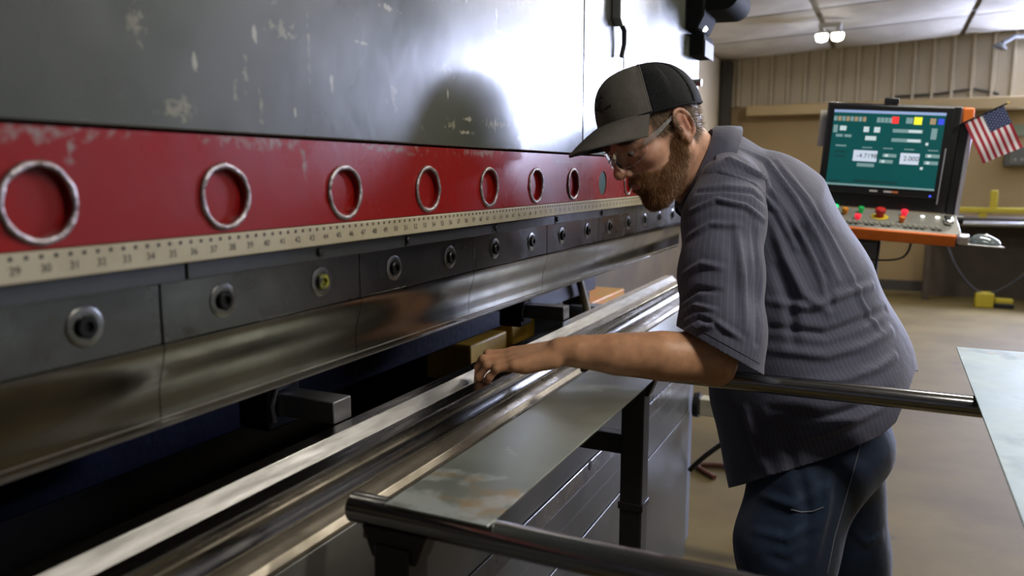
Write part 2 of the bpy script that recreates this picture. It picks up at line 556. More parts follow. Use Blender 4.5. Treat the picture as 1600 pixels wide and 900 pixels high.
M_BEIGE = mat('oily_rail_steel', (0.46, 0.41, 0.33), 0.35, 0.8, color2=(0.24, 0.21, 0.16), scale=16, stretch=(1, 0.5, 1), rvar=0.1, bump=0.02, bscale=30)
M_BLACK = mat('black_paint', (0.012, 0.012, 0.013), 0.42, color2=(0.02, 0.02, 0.022), scale=12)
M_BLUE = mat('dark_blue_beam', (0.016, 0.022, 0.060), 0.4, color2=(0.010, 0.013, 0.032), scale=8, bump=0.1, bscale=60)
M_YEL = mat('yellow_paint', (0.55, 0.33, 0.02), 0.45, color2=(0.40, 0.22, 0.015), scale=12)
M_LGREY = mat('light_grey_steel', (0.33, 0.335, 0.34), 0.35, 0.7, color2=(0.25, 0.25, 0.255), scale=14)
M_FRAME = mat('blue_grey_paint', (0.16, 0.18, 0.24), 0.35, color2=(0.12, 0.14, 0.19), scale=4)

pb = thing('press_brake', 'large press brake with worn green ram, red band and steel punch tooling', 'press brake', (-0.9, 1.1, 0))


def strip_part(name, m, poly, y0=YN, y1=YF, parent=pb, bevel=0.0):
    return MB().prism(poly, y0, y1).build(name, m, parent, bevel)


def rect(x0, x1, z0, z1):
    return [(x0, z0), (x1, z0), (x1, z1), (x0, z1)]


strip_part('ram_plate', M_GREEN, rect(XP - 0.07, XP, 1.3895, 2.25), YN, 1.6155, bevel=0.002)
strip_part('ram_plate', M_GREEN, rect(XP - 0.07, XP, 1.3895, 2.25), 1.6185, YF, bevel=0.002)
strip_part('ram_core', M_BLACK, rect(XP - 0.16, XP - 0.072, 1.25, 2.2), bevel=0.0)
# red band with round pockets
SP = 0.1935
R_IN, N_ = 0.0275, 48
ring_y = [0.4005 + SP * (i - 4) for i in range(15)]
zc, zb0, zb1 = 1.3265, 1.2905, 1.3865
rb = MB()
for i, yc in enumerate(ring_y):
    ya, yb = yc - SP / 2, yc + SP / 2
    if yb > YF:
        break
    outer, inner = [], []
    for k in range(N_):
        a = 2 * PI * k / N_
        c, s = math.cos(a), math.sin(a)
        tmax = min((SP / 2) / abs(c) if abs(c) > 1e-9 else 9, ((zb1 - zc) if s > 0 else (zc - zb0)) / abs(s) if abs(s) > 1e-9 else 9)
        outer.append((XP, yc + c * tmax, zc + s * tmax))
        inner.append((XP, yc + c * R_IN, zc + s * R_IN))
    for cy, cz in ((SP / 2, zb1 - zc), (-SP / 2, zb1 - zc), (-SP / 2, zb0 - zc), (SP / 2, zb0 - zc)):
        kk = min(range(N_), key=lambda q: abs((2 * PI * q / N_ - math.atan2(cz, cy) + PI) % (2 * PI) - PI))
        outer[kk] = (XP, yc + cy, zc + cz)
    deep = 0.06 if i == 11 else 0.006
    n = len(rb.v)
    rb.v += outer + inner + [(XP - deep, y, z) for x, y, z in inner]
    for k in range(N_):
        j = (k + 1) % N_
        rb.f.append((n + k, n + j, n + N_ + j, n + N_ + k))
        rb.f.append((n + N_ + k, n + N_ + j, n + 2 * N_ + j, n + 2 * N_ + k))
    rb.f.append(tuple(n + 2 * N_ + k for k in range(N_)))
    for z in (zb0, zb1):
        n = len(rb.v)
        rb.v += [(XP, ya, z), (XP, yb, z), (XP - 0.07, yb, z), (XP - 0.07, ya, z)]
        rb.f.append((n, n + 1, n + 2, n + 3))
band = rb.build('red_band', M_RED, pb, smooth=20)
rm = MB()
NS, NT = 48, 8
for k in range(NS):
    a = 2 * PI * k / NS
    rr = 0.0305 + 0.0004 * math.sin(3 * a + 1) + 0.0002 * math.sin(9 * a)
    tr = 0.0031 + 0.0003 * math.sin(7 * a) + 0.0002 * math.sin(13 * a + 2)
    for q in range(NT):
        b = 2 * PI * q / NT
        r_ = rr + tr * math.cos(b)
        rm.v.append((tr * 0.8 * math.sin(b) + 0.001, r_ * math.cos(a), r_ * math.sin(a)))
for k in range(NS):
    for q in range(NT):
        rm.f.append((k * NT + q, ((k + 1) % NS) * NT + q, ((k + 1) % NS) * NT + (q + 1) % NT, k * NT + (q + 1) % NT))
ring_me = rm.mesh('weld_ring', 60)
for i, yc in enumerate(ring_y):
    if yc + SP / 2 > YF or yc < 0.2:
        continue
    if i == 11:
        MB().lathe([(R_IN - 0.0005, -0.05), (R_IN - 0.0005, -0.002)], (XP, yc, zc), (1, 0, 0)).build('pocket_liner', mat('teal_pocket_paint', (0.02, 0.07, 0.07), 0.4), band)  # dark teal interior of the open pocket
        continue
    o = link('weld_ring', ring_me, M_WELD, band, loc=(XP, yc, zc))
    o.rotation_euler = (random.uniform(0, 6.28), 0, 0)
# ruled scale
scale = strip_part('ruled_scale', M_IVORY, rect(XP - 0.012, XP + 0.0035, 1.2655, 1.2895), YN, 2.66, bevel=0.0012)
tk = MB()
y = 0.2
while y < 2.64:
    tk.quad_box((XP + 0.0034, y - 0.0014, 1.2835), (XP + 0.0039, y + 0.0014, 1.2868))
    y += 0.0123
o = tk.build('tick_marks', M_INK, scale, smooth=0)
o['kind'] = 'stuff'
nm = MB()
y, k = 0.252, 24
while y < 2.64:
    add_text(nm, str(k), 0.0095, (XP + 0.0038, y, 1.2755), (0, 1, 0), (0, 0, 1))
    y += 0.0246
    k += 1
o = nm.build('numerals', M_INK, scale, smooth=0)
o['kind'] = 'stuff'
# clamp bar under the scale, in lengths with screw heads
cyl = [0.0]
for a, b in ((YN, 0.545), (0.548, 0.93), (0.933, 1.215), (1.218, 1.48), (1.483, 1.77), (1.773, 2.1), (2.103, 2.7)):
    strip_part('clamp_bar', M_DSTEEL, rect(-0.66, -0.607, 1.2472, 1.2645), a, b, bevel=0.001)
for y in (0.745, 0.936, 1.212, 1.49, 1.77):
    MB().lathe([(0.0052, 0), (0.0052, 0.003), (0.004, 0.004), (0.0, 0.004)], (-0.607, y, 1.2565), (1, 0, 0), 16).build('set_screw', M_BLACK, pb)
# tool holder blocks with cap screws, punch blades below
HX = -0.634
YS = [0.537 - 0.3225 + 0.3225 * k for k in range(9)]
YS = [y for y in YS if y <= 2.6]
blocks = [(YN, YS[0])] + list(zip(YS[:-1], YS[1:])) + [(YS[-1], 2.70)]
wsh = MB().lathe([(0.0185, -0.001), (0.0185, 0.0008), (0.0168, 0.0016), (0.0120, 0.0016), (0.0115, 0.0002)], (0, 0, 0), (1, 0, 0), 32).mesh('washer', 30)
blt = MB().lathe([(0.0100, 0.0), (0.0100, 0.0045), (0.0088, 0.0056), (0.0052, 0.0056), (0.0048, 0.0015), (0.0, 0.0015)], (0, 0, 0), (1, 0, 0), 24).mesh('cap_screw', 30)
M_WSH = mat('bright_washer_steel', (0.27, 0.27, 0.26), 0.33, 1.0, color2=(0.19, 0.19, 0.18), scale=40)
M_SCREW = mat('black_oxide_screw', (0.03, 0.03, 0.032), 0.35, 0.8)
M_SCREWY = mat('yellow_marked_screw', (0.30, 0.30, 0.03), 0.45, color2=(0.03, 0.03, 0.03), scale=60, lo=0.4, hi=0.6)
M_TIP = mat('ground_tip_steel', (0.42, 0.40, 0.385), 0.5, 0.8, color2=(0.28, 0.255, 0.24), scale=20, stretch=(1, 0.6, 1), bump=0.03, bscale=60)
for a, b in blocks:
    hb = strip_part('tool_holder', M_HOLDER, rect(-0.70, HX, 1.1835, 1.2465), a + 0.0008, b - 0.0008, bevel=0.0012)
    y = 0.4555 - 0.1615 * 2
    i = 0
    while y < 2.66:
        if a < y < b:
            link('washer', wsh, M_WSH, hb, loc=(HX, y, 1.2155))
            me = blt
            if i == 4:
                me = blt.copy()
                me.materials.clear()
                me.materials.append(M_SCREWY)
            link('cap_screw', me, M_SCREW, hb, loc=(HX + 0.0005, y, 1.2155))
        y += 0.1615
        i += 1
    # blade profile: upper shoulder, hollow curve, taper to the tip
    prof = [(-0.70, 1.183), (-0.70, 1.15), (-0.668, 1.10), (-0.6545, 1.0945), (-0.6505, 1.0945), (-0.6455, 1.1005)]
    for q in range(1, 9):
        s = q / 9.0
        # belly curve: leans out from the tip, hollow towards the holder
        x = -0.6455 + 0.012 * math.sin(PI * 0.5 * s) - 0.006 * math.sin(PI * s) ** 2
        prof.append((x, 1.1005 + (1.178 - 1.1005) * s))
    prof += [(-0.6325, 1.178), (-0.6325, 1.183)]
    bl_o = strip_part('punch_blade', M_PUNCH, prof, a + 0.0006, b - 0.0006, bevel=0.0)
    strip_part('ground_tip', M_TIP, [(-0.6502, 1.0940), (-0.6440, 1.1065), (-0.6452, 1.1072), (-0.6515, 1.0948)], a + 0.0006, b - 0.0006, parent=bl_o)
# bed: apron plates in front, with seams, slot and holes
AX = -0.58
AY1 = 2.66
M_PURP = M_BEDL
for (z0, z1, m, dx) in ((0.70, 0.914, M_BED, 0.0), (0.655, 0.6985, M_BEDL, 0.003), (0.60, 0.6535, M_BED, 0.0), (0.53, 0.5985, M_BED, -0.003), (0.0, 0.528, M_BED, 0.0)):
    strip_part('apron_plate', m, rect(AX - 0.03, AX + dx, z0, z1), YN, AY1, bevel=0.002)
strip_part('bed_core', M_BLACK, rect(-0.72, AX - 0.031, 0.0, 0.905), YN, AY1 - 0.003)
for y, z, r in ((0.785, 0.893, 0.007), (1.005, 0.80, 0.007), (0.60, 0.84, 0.008), (1.63, 0.689, 0.011), (2.18, 0.70, 0.011), (1.20, 0.76, 0.008)):
    MB().lathe([(r, 0.0), (r * 1.05, 0.0006), (r * 0.9, 0.0012), (0.0, 0.0012)], (AX + (0.003 if 0.655 < z < 0.6985 else 0.0), y, z), (1, 0, 0), 20).build('bolt_hole', M_BLACK, pb)
strip_part('bed_rail', M_BEIGE, [(-0.73, 0.906), (AX, 0.9155), (AX, 0.921), (-0.586, 0.929), (-0.612, 0.9345), (-0.72, 0.9345)], YN, AY1, bevel=0.001)
# side frame with an open throat at the far end
MB().prism([(-1.75, 0.0), (-0.60, 0.0), (-0.60, 0.86), (-1.15, 0.86), (-1.22, 0.93), (-1.22, 1.16), (-1.15, 1.25), (-0.69, 1.25), (-0.69, 2.35), (-1.75, 2.35)], YF + 0.005, YF + 0.085).build('side_frame', M_FRAME, pb, bevel=0.004)
strip_part('crown_beam', M_GREEN, rect(-1.3, XP - 0.18, 1.45, 2.3), YN, YF, bevel=0.004)
# gear at the top of the ram's far end
M_MATTE = mat('matte_black', (0.010, 0.010, 0.011), 0.8, spec=0.15)
gb = MB().quad_box((-0.665, 2.58, 1.72), (-0.555, 2.72, 1.785)).build('limit_bracket', M_MATTE, pb, bevel=0.003)
MB().obox((-0.5545, 2.585, 1.715), (0.003, 0, 0), (0, 0.13, 0), (0, 0, 0.05)).build('bracket_face', mat('bracket_grey', (0.10, 0.10, 0.13), 0.6), gb)
MB().prism([(-0.70, 1.79), (-0.565, 1.79), (-0.545, 1.83), (-0.545, 2.02), (-0.70, 2.02)], 2.52, 2.70).build('drive_housing', M_MATTE, pb, bevel=0.006)
mp_ = [(-0.57, 1.86)]
poly = []
for k in range(13):
    a = -PI / 2 + PI * k / 12
    poly.append((-0.495 + 0.047 * math.cos(a), 1.893 + 0.047 * math.sin(a)))
poly += [(-0.62, 1.94), (-0.62, 1.85)]
mo = MB().prism(poly, 2.55, 2.78).build('motor_housing', M_MATTE, pb, bevel=0.004)
MB().quad_box((-0.60, 2.56, 1.9405), (-0.47, 2.77, 2.08)).build('red_cover', mat('faded_red_cover', (0.36, 0.07, 0.08), 0.45), pb, bevel=0.012)
MB().lathe([(0.009, 0.0), (0.009, 0.006), (0.0, 0.012)], (-0.56, 2.60, 1.80), (0.6, -0.7, 0.3), 16).build('status_lamp', mat('white_status_glow', (1, 1, 1), 0.4, emit=(0.85, 0.9, 1.0), estr=4.0), pb)
sb = MB().quad_box((-0.66, 2.60, 1.50), (-0.60, 2.69, 1.655)).build('switch_box', mat('switch_box_grey', (0.20, 0.22, 0.28), 0.4), pb, bevel=0.004)
MB().quad_box((-0.64, 2.585, 1.50), (-0.635, 2.6, 1.655)).build('switch_box_edge', M_BLACK, sb)
MB().quad_box((-0.6, 2.615, 1.545), (-0.588, 2.66, 1.60)).build('stop_button', mat('red_button', (0.7, 0.02, 0.04), 0.35, emit=(1, 0.05, 0.08), estr=0.4), sb, bevel=0.004)
for z in (1.53, 1.645):
    MB().lathe([(0.012, 0), (0.012, 0.02), (0.0, 0.022)], (-0.60, 2.68, z), (1, 0, 0), 14).build('clamp_knob', M_LGREY, sb)
MB().quad_box((-1.74, YN, 0.0), (-1.70, 3.3, 1.5)).build('shade_sheet', mat('shade_sheet_dark', (0.02, 0.016, 0.012), 0.6), pb)  # sheet added to keep the space behind the tooling dark
# hook latch hanging on the ram plate
hk = MB().prism([(1.795, 1.70), (1.815, 1.685), (1.835, 1.69), (1.83, 1.80), (1.80, 1.80)], XP + 0.001, XP + 0.022, axis='x').build('hook_plate', M_LGREY, pb, bevel=0.002)
MB().tube([(XP + 0.011, 1.825, 1.70), (XP + 0.016, 1.845, 1.68), (XP + 0.015, 1.85, 1.65), (XP + 0.012, 1.84, 1.62)], 0.006, 10).build('hook_arm', M_BLACK, pb)
MB().lathe([(0.007, 0), (0.007, 0.003), (0.0, 0.003)], (XP, 1.885, 1.727), (1, 0, 0), 16).build('pin_hole', M_BLACK, pb)
MB().quad_box((XP - 0.001, 1.8945, 1.60), (XP + 0.0015, 1.8985, 1.69)).build('cut_slot', M_BLACK, pb)

# ------------------------------------------------------------------ V die lying along the bed
die = thing('bending_die', 'long polished steel die with a bright V groove lying along the press bed', 'die', (-0.652, 1.1, 0.9345))
body = [(-0.612, 0.9355), (-0.608, 0.942)]
for q in range(0, 9):
    s = q / 8.0
    body.append((-0.6085 - 0.0105 * math.sin(PI * s) + 0.0085 * s, 0.944 + 0.040 * s))
body += [(-0.6005, 0.9885), (-0.603, 0.990), (-0.6285, 0.990), (-0.6515, 0.9665), (-0.6745, 0.990), (-0.698, 0.990), (-0.702, 0.986), (-0.702, 0.9355)]
DY1 = 2.74
MB().prism(body, YN, DY1).build('die_body', M_DIE, die, smooth=25)
# the groove faces, worn bright by the sheets
for a, b in (((-0.6738, 0.9893), (-0.6525, 0.9680)), ((-0.6293, 0.9893), (-0.6505, 0.9680))):
    nx = 0.0006 if a[0] < -0.65 else -0.0006
    MB().prism([a, b, (b[0] + nx, b[1] + 0.0007), (a[0] + nx, a[1] + 0.0007)], YN + 0.001, DY1 - 0.001).build('groove_face', M_DIEW, die, smooth=0)

# ------------------------------------------------------------------ back gauge behind the tooling
bg = thing('back_gauge', 'dark blue back gauge beam with grey stop fingers behind the tooling', 'back gauge', (-1.1, 1.2, 0))
MB().quad_box((-1.10, -0.3, 0.905), (-1.0, 2.86, 1.00)).build('beam', M_BLUE, bg, bevel=0.004)
for y in (-0.2, 2.78):
    MB().quad_box((-1.09, y - 0.04, 0.0), (-1.01, y + 0.04, 0.904)).build('beam_support', M_BLACK, bg, bevel=0.003)
for yc in (0.905, 1.80):
    st = MB().quad_box((-0.875, yc - 0.035, 0.965), (-0.815, yc + 0.035, 1.035)).build('finger_block', M_BLACK, bg, bevel=0.004)
    MB().quad_box((-1.03, yc - 0.03, 1.0005), (-0.8755, yc + 0.03, 1.03)).build('finger_slide', M_BLACK, bg, bevel=0.003)
    MB().quad_box((-0.8145, yc - 0.021, 0.988), (-0.705, yc + 0.021, 1.022)).build('stop_finger', M_LGREY, bg, bevel=0.002)
    MB().tube([(-0.816 + 0.0, yc - 0.026 + 0.0 * k, 0.985 + 0.0) for k in range(1)] + [(-0.812, yc - 0.027, 0.98), (-0.812, yc - 0.030, 1.005), (-0.812, yc - 0.02, 1.028), (-0.812, yc + 0.01, 1.032)], 0.004, 8).build('clip_spring', M_LGREY, bg)
cg = thing('gauge_carriage', 'yellow painted gauge carriage low behind the back gauge beam', 'carriage', (-1.3, 2.5, 0))
MB().quad_box((-1.30, 2.10, 0.70), (-1.14, 2.36, 0.82)).build('carriage_block', M_YEL, cg, bevel=0.006)
MB().quad_box((-1.27, 2.42, 0.70), (-1.15, 2.62, 0.83)).build('carriage_block', M_YEL, cg, bevel=0.006)
MB().quad_box((-1.29, 2.08, 0.0), (-1.15, 2.7, 0.695)).build('carriage_column', M_BLACK, cg, bevel=0.004)
c2 = thing('guide_block', 'orange guide block beside a cream hose at the far end of the back gauge', 'guide block', (-1.25, 3.3, 0))
MB().quad_box((-1.30, 3.02, 0.73), (-1.12, 3.62, 0.80)).build('block', mat('orange_paint', (0.50, 0.17, 0.02), 0.45, color2=(0.40, 0.22, 0.02), scale=10), c2, bevel=0.006)
MB().quad_box((-1.28, 3.05, 0.0), (-1.14, 3.6, 0.729)).build('pedestal', M_BLACK, c2, bevel=0.004)
tag(MB().tube([(-0.975, 2.60, 0.99), (-0.975, 2.64, 0.93), (-0.97, 2.68, 0.86), (-0.965, 2.72, 0.62), (-0.96, 2.64, 0.30), (-0.95, 2.5, 0.016)], 0.014, 10).build('hose', mat('cream_rubber', (0.45, 0.40, 0.28), 0.5)), 'cream rubber hose hanging behind the far gauge finger', 'hose')

# ------------------------------------------------------------------ support rods, strip and sheet
M_ROD = mat('polished_rod_steel', (0.42, 0.42, 0.43), 0.16, 1.0, color2=(0.34, 0.34, 0.345), scale=30, stretch=(0.3, 6, 6), rvar=0.04)
M_POST = mat('black_post_paint', (0.02, 0.02, 0.021), 0.38, color2=(0.035, 0.032, 0.03), scale=10)
ROD_R, ROD_Z = 0.0175, 0.9705
for yc, x0, lab in ((0.70, -0.535, 'polished steel support rod whose rounded tip juts past the strip end'), (1.456, -0.535, 'polished steel support rod crossing in front of the operator below his sleeve')):
    rd = thing('support_rod', lab, 'rod', (-0.44, yc, 0), 'sheet support rods')
    MB().tube([(x0, yc, ROD_Z), (x0 + 0.002, yc, ROD_Z), (1.15, yc, ROD_Z)], [ROD_R * 0.9, ROD_R, ROD_R], 32).build('rod', M_ROD, rd, smooth=40)
    px0 = -0.493 if yc < 1 else -0.445
    MB().quad_box((px0, yc - 0.022, 0.0), (px0 + 0.045, yc + 0.022, ROD_Z - ROD_R - 0.012)).build('post', M_POST, rd, bevel=0.003)
    MB().prism([(px0 - 0.02, ROD_Z - 0.012), (px0 - 0.006, ROD_Z - ROD_R - 0.03), (px0 + 0.051, ROD_Z - ROD_R - 0.03), (px0 + 0.065, ROD_Z - 0.012), (px0 + 0.065, ROD_Z - 0.018 + 0.004), (px0 - 0.02, ROD_Z - 0.018 + 0.004)][:4], yc - 0.016, yc + 0.016).build('saddle', M_POST, rd, bevel=0.002)
    MB().quad_box((px0 - 0.003, yc - 0.025, 0.69), (px0 + 0.048, yc + 0.025, 0.705)).build('collar', M_POST, rd, bevel=0.002)
    MB().quad_box((AX + 0.001, yc - 0.015, 0.80), (px0, yc + 0.015, 0.84)).build('arm', M_POST, rd, bevel=0.002)
    MB().quad_box((1.05, yc - 0.022, 0.0), (1.095, yc + 0.022, ROD_Z - ROD_R)).build('post', M_POST, rd, bevel=0.003)
    MB().quad_box((px0 - 0.05, yc - 0.05, 0.0), (px0 + 0.095, yc + 0.05, 0.008)).build('foot_plate', M_POST, rd)
M_STRIP = mat('galvanised_strip', (0.20, 0.225, 0.195), 0.36, 0.55, color2=(0.28, 0.305, 0.27), scale=4.5, lo=0.4, hi=0.66, rvar=0.06, bump=0.01, color3=(0.48, 0.49, 0.46), scale3=16, lo3=0.62, hi3=0.74)
add_marks(M_STRIP, [((-0.46, 0.69, 0.99), (0.11, 0.13, 0.06)), ((-0.39, 0.69, 0.99), (0.11, 0.09, 0.06))], (0.42, 0.46, 0.45), edge=0.5, nscale=22)
add_marks(M_STRIP, [((-0.43, 0.785, 0.99), (0.09, 0.022, 0.05)), ((-0.375, 0.745, 0.99), (0.05, 0.05, 0.05))], (0.36, 0.25, 0.11), edge=0.9, nscale=30)
st = MB().quad_box((-0.479, 0.682, ROD_Z + ROD_R), (-0.352, 2.62, ROD_Z + ROD_R + 0.0025)).build('metal_strip', M_STRIP, bevel=0.0004)
tag(st, 'long galvanised metal strip with a rusty stained end lying across the rods', 'metal strip')
M_SHEET = mat('pale_galvanised_sheet', (0.15, 0.205, 0.195), 0.6, 0.0, spec=0.25, color2=(0.30, 0.365, 0.35), scale=6, lo=0.35, hi=0.65, rvar=0.06, color3=(0.11, 0.155, 0.15), scale3=8, lo3=0.52, hi3=0.72)
add_marks(M_SHEET, [((0.5, 1.80, 0.99), (0.5, 0.03, 0.05))], (0.30, 0.24, 0.14), edge=0.8, nscale=25)
sh = MB().quad_box((0.146, 0.60, ROD_Z + ROD_R + 0.0032), (1.0, 1.835, ROD_Z + ROD_R + 0.0062)).build('metal_sheet', M_SHEET, bevel=0.0006)
tag(sh, 'wide pale galvanised sheet resting on the right ends of the rods, topmost of two', 'metal sheet')
sh2 = MB().quad_box((0.151, 0.61, ROD_Z + ROD_R), (1.0, 1.832, ROD_Z + ROD_R + 0.003)).build('metal_sheet', M_SHEET, bevel=0.0006)
tag(sh2, 'wide galvanised sheet directly under the pale sheet, only its edge showing', 'metal sheet')
# ------------------------------------------------------------------ control console
bl_ = Vector((-0.2497, 3.368, 1.2796))
MW, MH = 0.428, 0.337
ex = Vector((0.465, 0.0313, -0.0296)).normalized()
ey = Vector((0.0245, -0.04, 0.3336))
ey = (ey - ex * ey.dot(ex)).normalized()
en = ex.cross(ey)                 # out of the screen towards the operator
if en.y > 0:
    en = -en
M_CBLK = mat('console_black', (0.010, 0.010, 0.011), 0.3)
M_ORANGE = mat('console_orange', (0.62, 0.15, 0.02), 0.4, color2=(0.55, 0.12, 0.015), scale=9)
M_CGREY = mat('console_grey', (0.22, 0.22, 0.19), 0.35, 0.3, color2=(0.17, 0.17, 0.15), scale=9)
M_LILAC = mat('bright_edge_metal', (0.62, 0.60, 0.70), 0.3, 0.7)
con = thing('control_console', 'operator console with a teal touch screen, push buttons and orange front edge', 'console', (-0.02, 3.5, 0))


def C(u, v, w=0.0):
    """console point: u along the width, v up the screen, w out of the screen (metres)"""
    return bl_ + ex * u + ey * v + en * w


mon = MB().obox(C(-0.006, -0.055, -0.035), ex * (MW + 0.03), ey * (MH + 0.06), en * 0.034).build('monitor_housing', M_CBLK, con, bevel=0.006)
MB().obox(C(0, 0, -0.0005), ex * MW, ey * MH, en * 0.012).build('bezel', M_CBLK, mon, bevel=0.004)
MB().obox(C(MW - 0.012, -0.02, 0.0116), ex * 0.004, ey * MH * 0.62, en * 0.002).build('bezel_glint', M_LILAC, mon)  # glint on the bezel, put in as a bright metal strip
# screen: emissive teal display with its fields
SX, SY, SW, SH = 0.020, 0.030, MW - 0.046, MH - 0.05


def screen_mat(name, c, s=1.0):
    return mat(name, c, 0.4, emit=c, estr=s)


scr = MB().obox(C(SX, SY, 0.0115), ex * SW, ey * SH, en * 0.0012)
screen = scr.build('screen', mat('teal_display', (0.0, 0.02, 0.02), 0.25, emit=(0.003, 0.060, 0.060), estr=1.0, color2=(0.0, 0.03, 0.03)), mon)


def patch(name, m, u0, v0, u1, v1, lift=0.0, parent=None):
    """a field of the display: fractions of the screen, v measured from its top"""
    return MB().obox(C(SX + SW * u0, SY + SH * (1 - v1), 0.0127 + lift), ex * (SW * (u1 - u0)), ey * (SH * (v1 - v0)), en * 0.0003).build(name, m, parent or mon, smooth=0)


DW = screen_mat('display_white', (0.36, 0.44, 0.47))
DG = screen_mat('display_grey', (0.12, 0.20, 0.21))
DD = screen_mat('display_dark', (0.003, 0.03, 0.03))
DB = screen_mat('display_blue_bar', (0.18, 0.25, 0.42))
DR = screen_mat('display_red', (0.75, 0.03, 0.03))
DY = screen_mat('display_yellow', (0.60, 0.62, 0.03))
DU = screen_mat('display_blue', (0.03, 0.05, 0.5))
DO = screen_mat('display_tan', (0.22, 0.17, 0.10))
patch('title_bar', DB, 0.0, 0.0, 1.0, 0.035)
patch('task_bar', DG, 0.0, 0.975, 1.0, 1.0)
for i in range(8):
    patch('toolbar_icon', DO if i % 2 else DG, 0.005 + i * 0.038, 0.085, 0.035 + i * 0.038, 0.145)
for u in (0.40, 0.435, 0.47, 0.505):
    patch('toolbar_icon', DG, u, 0.085, u + 0.03, 0.15)
patch('alarm_icon', DR, 0.535, 0.07, 0.595, 0.155)
patch('tool_icon', DG, 0.66, 0.075, 0.72, 0.15)
patch('warning_icon', DY, 0.73, 0.065, 0.80, 0.16)
patch('tool_icon', DO, 0.87, 0.075, 0.92, 0.15)
patch('help_icon', DU, 0.94, 0.075, 0.99, 0.15)
for a in ((0.07, 0.21, 0.13, 0.27), (0.29, 0.21, 0.34, 0.28), (0.385, 0.21, 0.44, 0.28), (0.315, 0.33, 0.415, 0.385), (0.86, 0.385, 0.885, 0.42), (0.845, 0.70, 0.87, 0.735)):
    patch('value_field', DW, *a)
for a in ((0.01, 0.2, 0.05, 0.30), (0.04, 0.32, 0.105, 0.355), (0.12, 0.32, 0.185, 0.355), (0.27, 0.71 - 0.02, 0.43, 0.735), (0.895, 0.20, 0.945, 0.34)):
    patch('label_field', DG, *a)
for v in (0.225, 0.345):
    patch('slider', DG, 0.555, v, 0.82, v + 0.045)
    patch('slider_fill', DW, 0.695, v + 0.005, 0.81, v + 0.04, 0.0004)
for v in (0.46, 0.54, 0.60):
    patch('side_row', DD if v > 0.5 else DG, 0.05, v, 0.15, v + 0.02)
for (a, s) in (((0.225, 0.52, 0.445, 0.665), '-4.7198'), ((0.655, 0.53, 0.825, 0.675), '2.000')):
    f_ = patch('readout_field', screen_mat('display_readout', (0.38, 0.44, 0.54)), *a)
    tm = MB()
    add_text(tm, s, 0.024, C(SX + SW * (a[0] * 0.42 + a[2] * 0.58), SY + SH * (1 - (a[1] + a[3]) / 2), 0.0131), ex, ey)
    tm.build('readout_digits', M_INK, mon, smooth=0)
for (u, v) in ((0.495, 0.55), (0.47, 0.63), (0.875, 0.53), (0.87, 0.62)):
    patch('entry_field', DG, u, v, u + 0.125, v + 0.045)
    patch('entry_value', DW, u + 0.02, v + 0.006, u + 0.05, v + 0.04, 0.0004)
for u in (0.30, 0.49, 0.68, 0.89):
    patch('caption', DG, u, 0.475, u + 0.09, 0.488)
patch('status_strip', DD, 0.02, 0.93, 0.13, 0.965)
patch('status_strip', DD, 0.26, 0.91, 0.66, 0.95)
for u, c in ((0.42, DG), (0.55, DG), (0.61, mat('badge_orange', (0.5, 0.16, 0.05), 0.5))):
    MB().obox(C(SX + SW * u, 0.012, 0.012), ex * 0.028, ey * 0.007, en * 0.001).build('badge', c if u != 0.42 and u != 0.55 else mat('badge_silver', (0.45, 0.45, 0.45), 0.4), mon)
MB().obox(C(MW - 0.04, 0.006, 0.012), ex * 0.007, ey * 0.006, en * 0.001).build('power_light', screen_mat('power_blue', (0.05, 0.08, 0.9), 1.5), mon)
# sensor on top, orange corner, bright edge strip on the right
MB().obox(C(0.19, MH + 0.006, -0.02), ex * 0.05, ey * 0.022, en * 0.022).build('camera_block', M_CBLK, con, bevel=0.004)
MB().obox(C(MW + 0.028, MH - 0.055, -0.04), ex * 0.038, ey * 0.055, en * 0.04).build('orange_corner', M_ORANGE, con, bevel=0.005)
MB().obox(C(MW + 0.026, -0.06, -0.04), ex * 0.030, ey * (MH + 0.004), en * 0.026).build('side_cheek', M_CBLK, con, bevel=0.004)
MB().obox(C(MW + 0.0565, -0.085, -0.04), ex * 0.016, ey * (MH + 0.05), en * 0.03).build('edge_strip', M_LILAC, con, bevel=0.004)
# sloped button deck in front of the screen
dh = Vector((en.x, en.y, 0)).normalized()
down = Vector((0, 0, -1))
D0 = C(-0.012, -0.056, 0.0)
dd = (dh * 0.185 + Vector((0, 0, -0.062)))
dn = ex.cross(dd.normalized())
if dn.z < 0:
    dn = -dn
DWID = MW + 0.075
deck = MB().obox(D0 - dn * 0.028, ex * DWID, dd, dn * 0.028).build('button_deck', M_CGREY, con, bevel=0.004)


def D(u, v, h=0.0):
    """point on the deck: u, v fractions across and towards the operator"""
    return D0 + ex * (DWID * u) + dd * v + dn * h


MB().obox(D(-0.02, 1.0, -0.046), ex * (DWID * 0.985), dd.normalized() * 0.014, dn * 0.046).build('front_edge', M_ORANGE, con, bevel=0.006)
MB().obox(D(0.0, 0.05, -0.045), ex * DWID, dd * 0.94, dn * 0.0165).build('deck_pan', M_CBLK, con, bevel=0.004)
MB().obox(D(0.965, 0.97, -0.03), ex * 0.04, dd.normalized() * 0.03, dn * 0.036).build('corner_cap', M_LILAC, con, bevel=0.008)


def button(u, v, r, h, m, name='push_button', collar=None):
    if collar:
        MB().lathe([(collar[0], 0.0), (collar[0], 0.002), (0.0, 0.002)], D(u, v), dn, 24).build('button_plate', collar[1], con)
    MB().lathe([(r * 0.75, 0.0), (r * 0.75, h * 0.45), (r, h * 0.5), (r, h * 0.85), (r * 0.8, h), (0.0, h)], D(u, v, 0.0012), dn, 20).build(name, m, con)


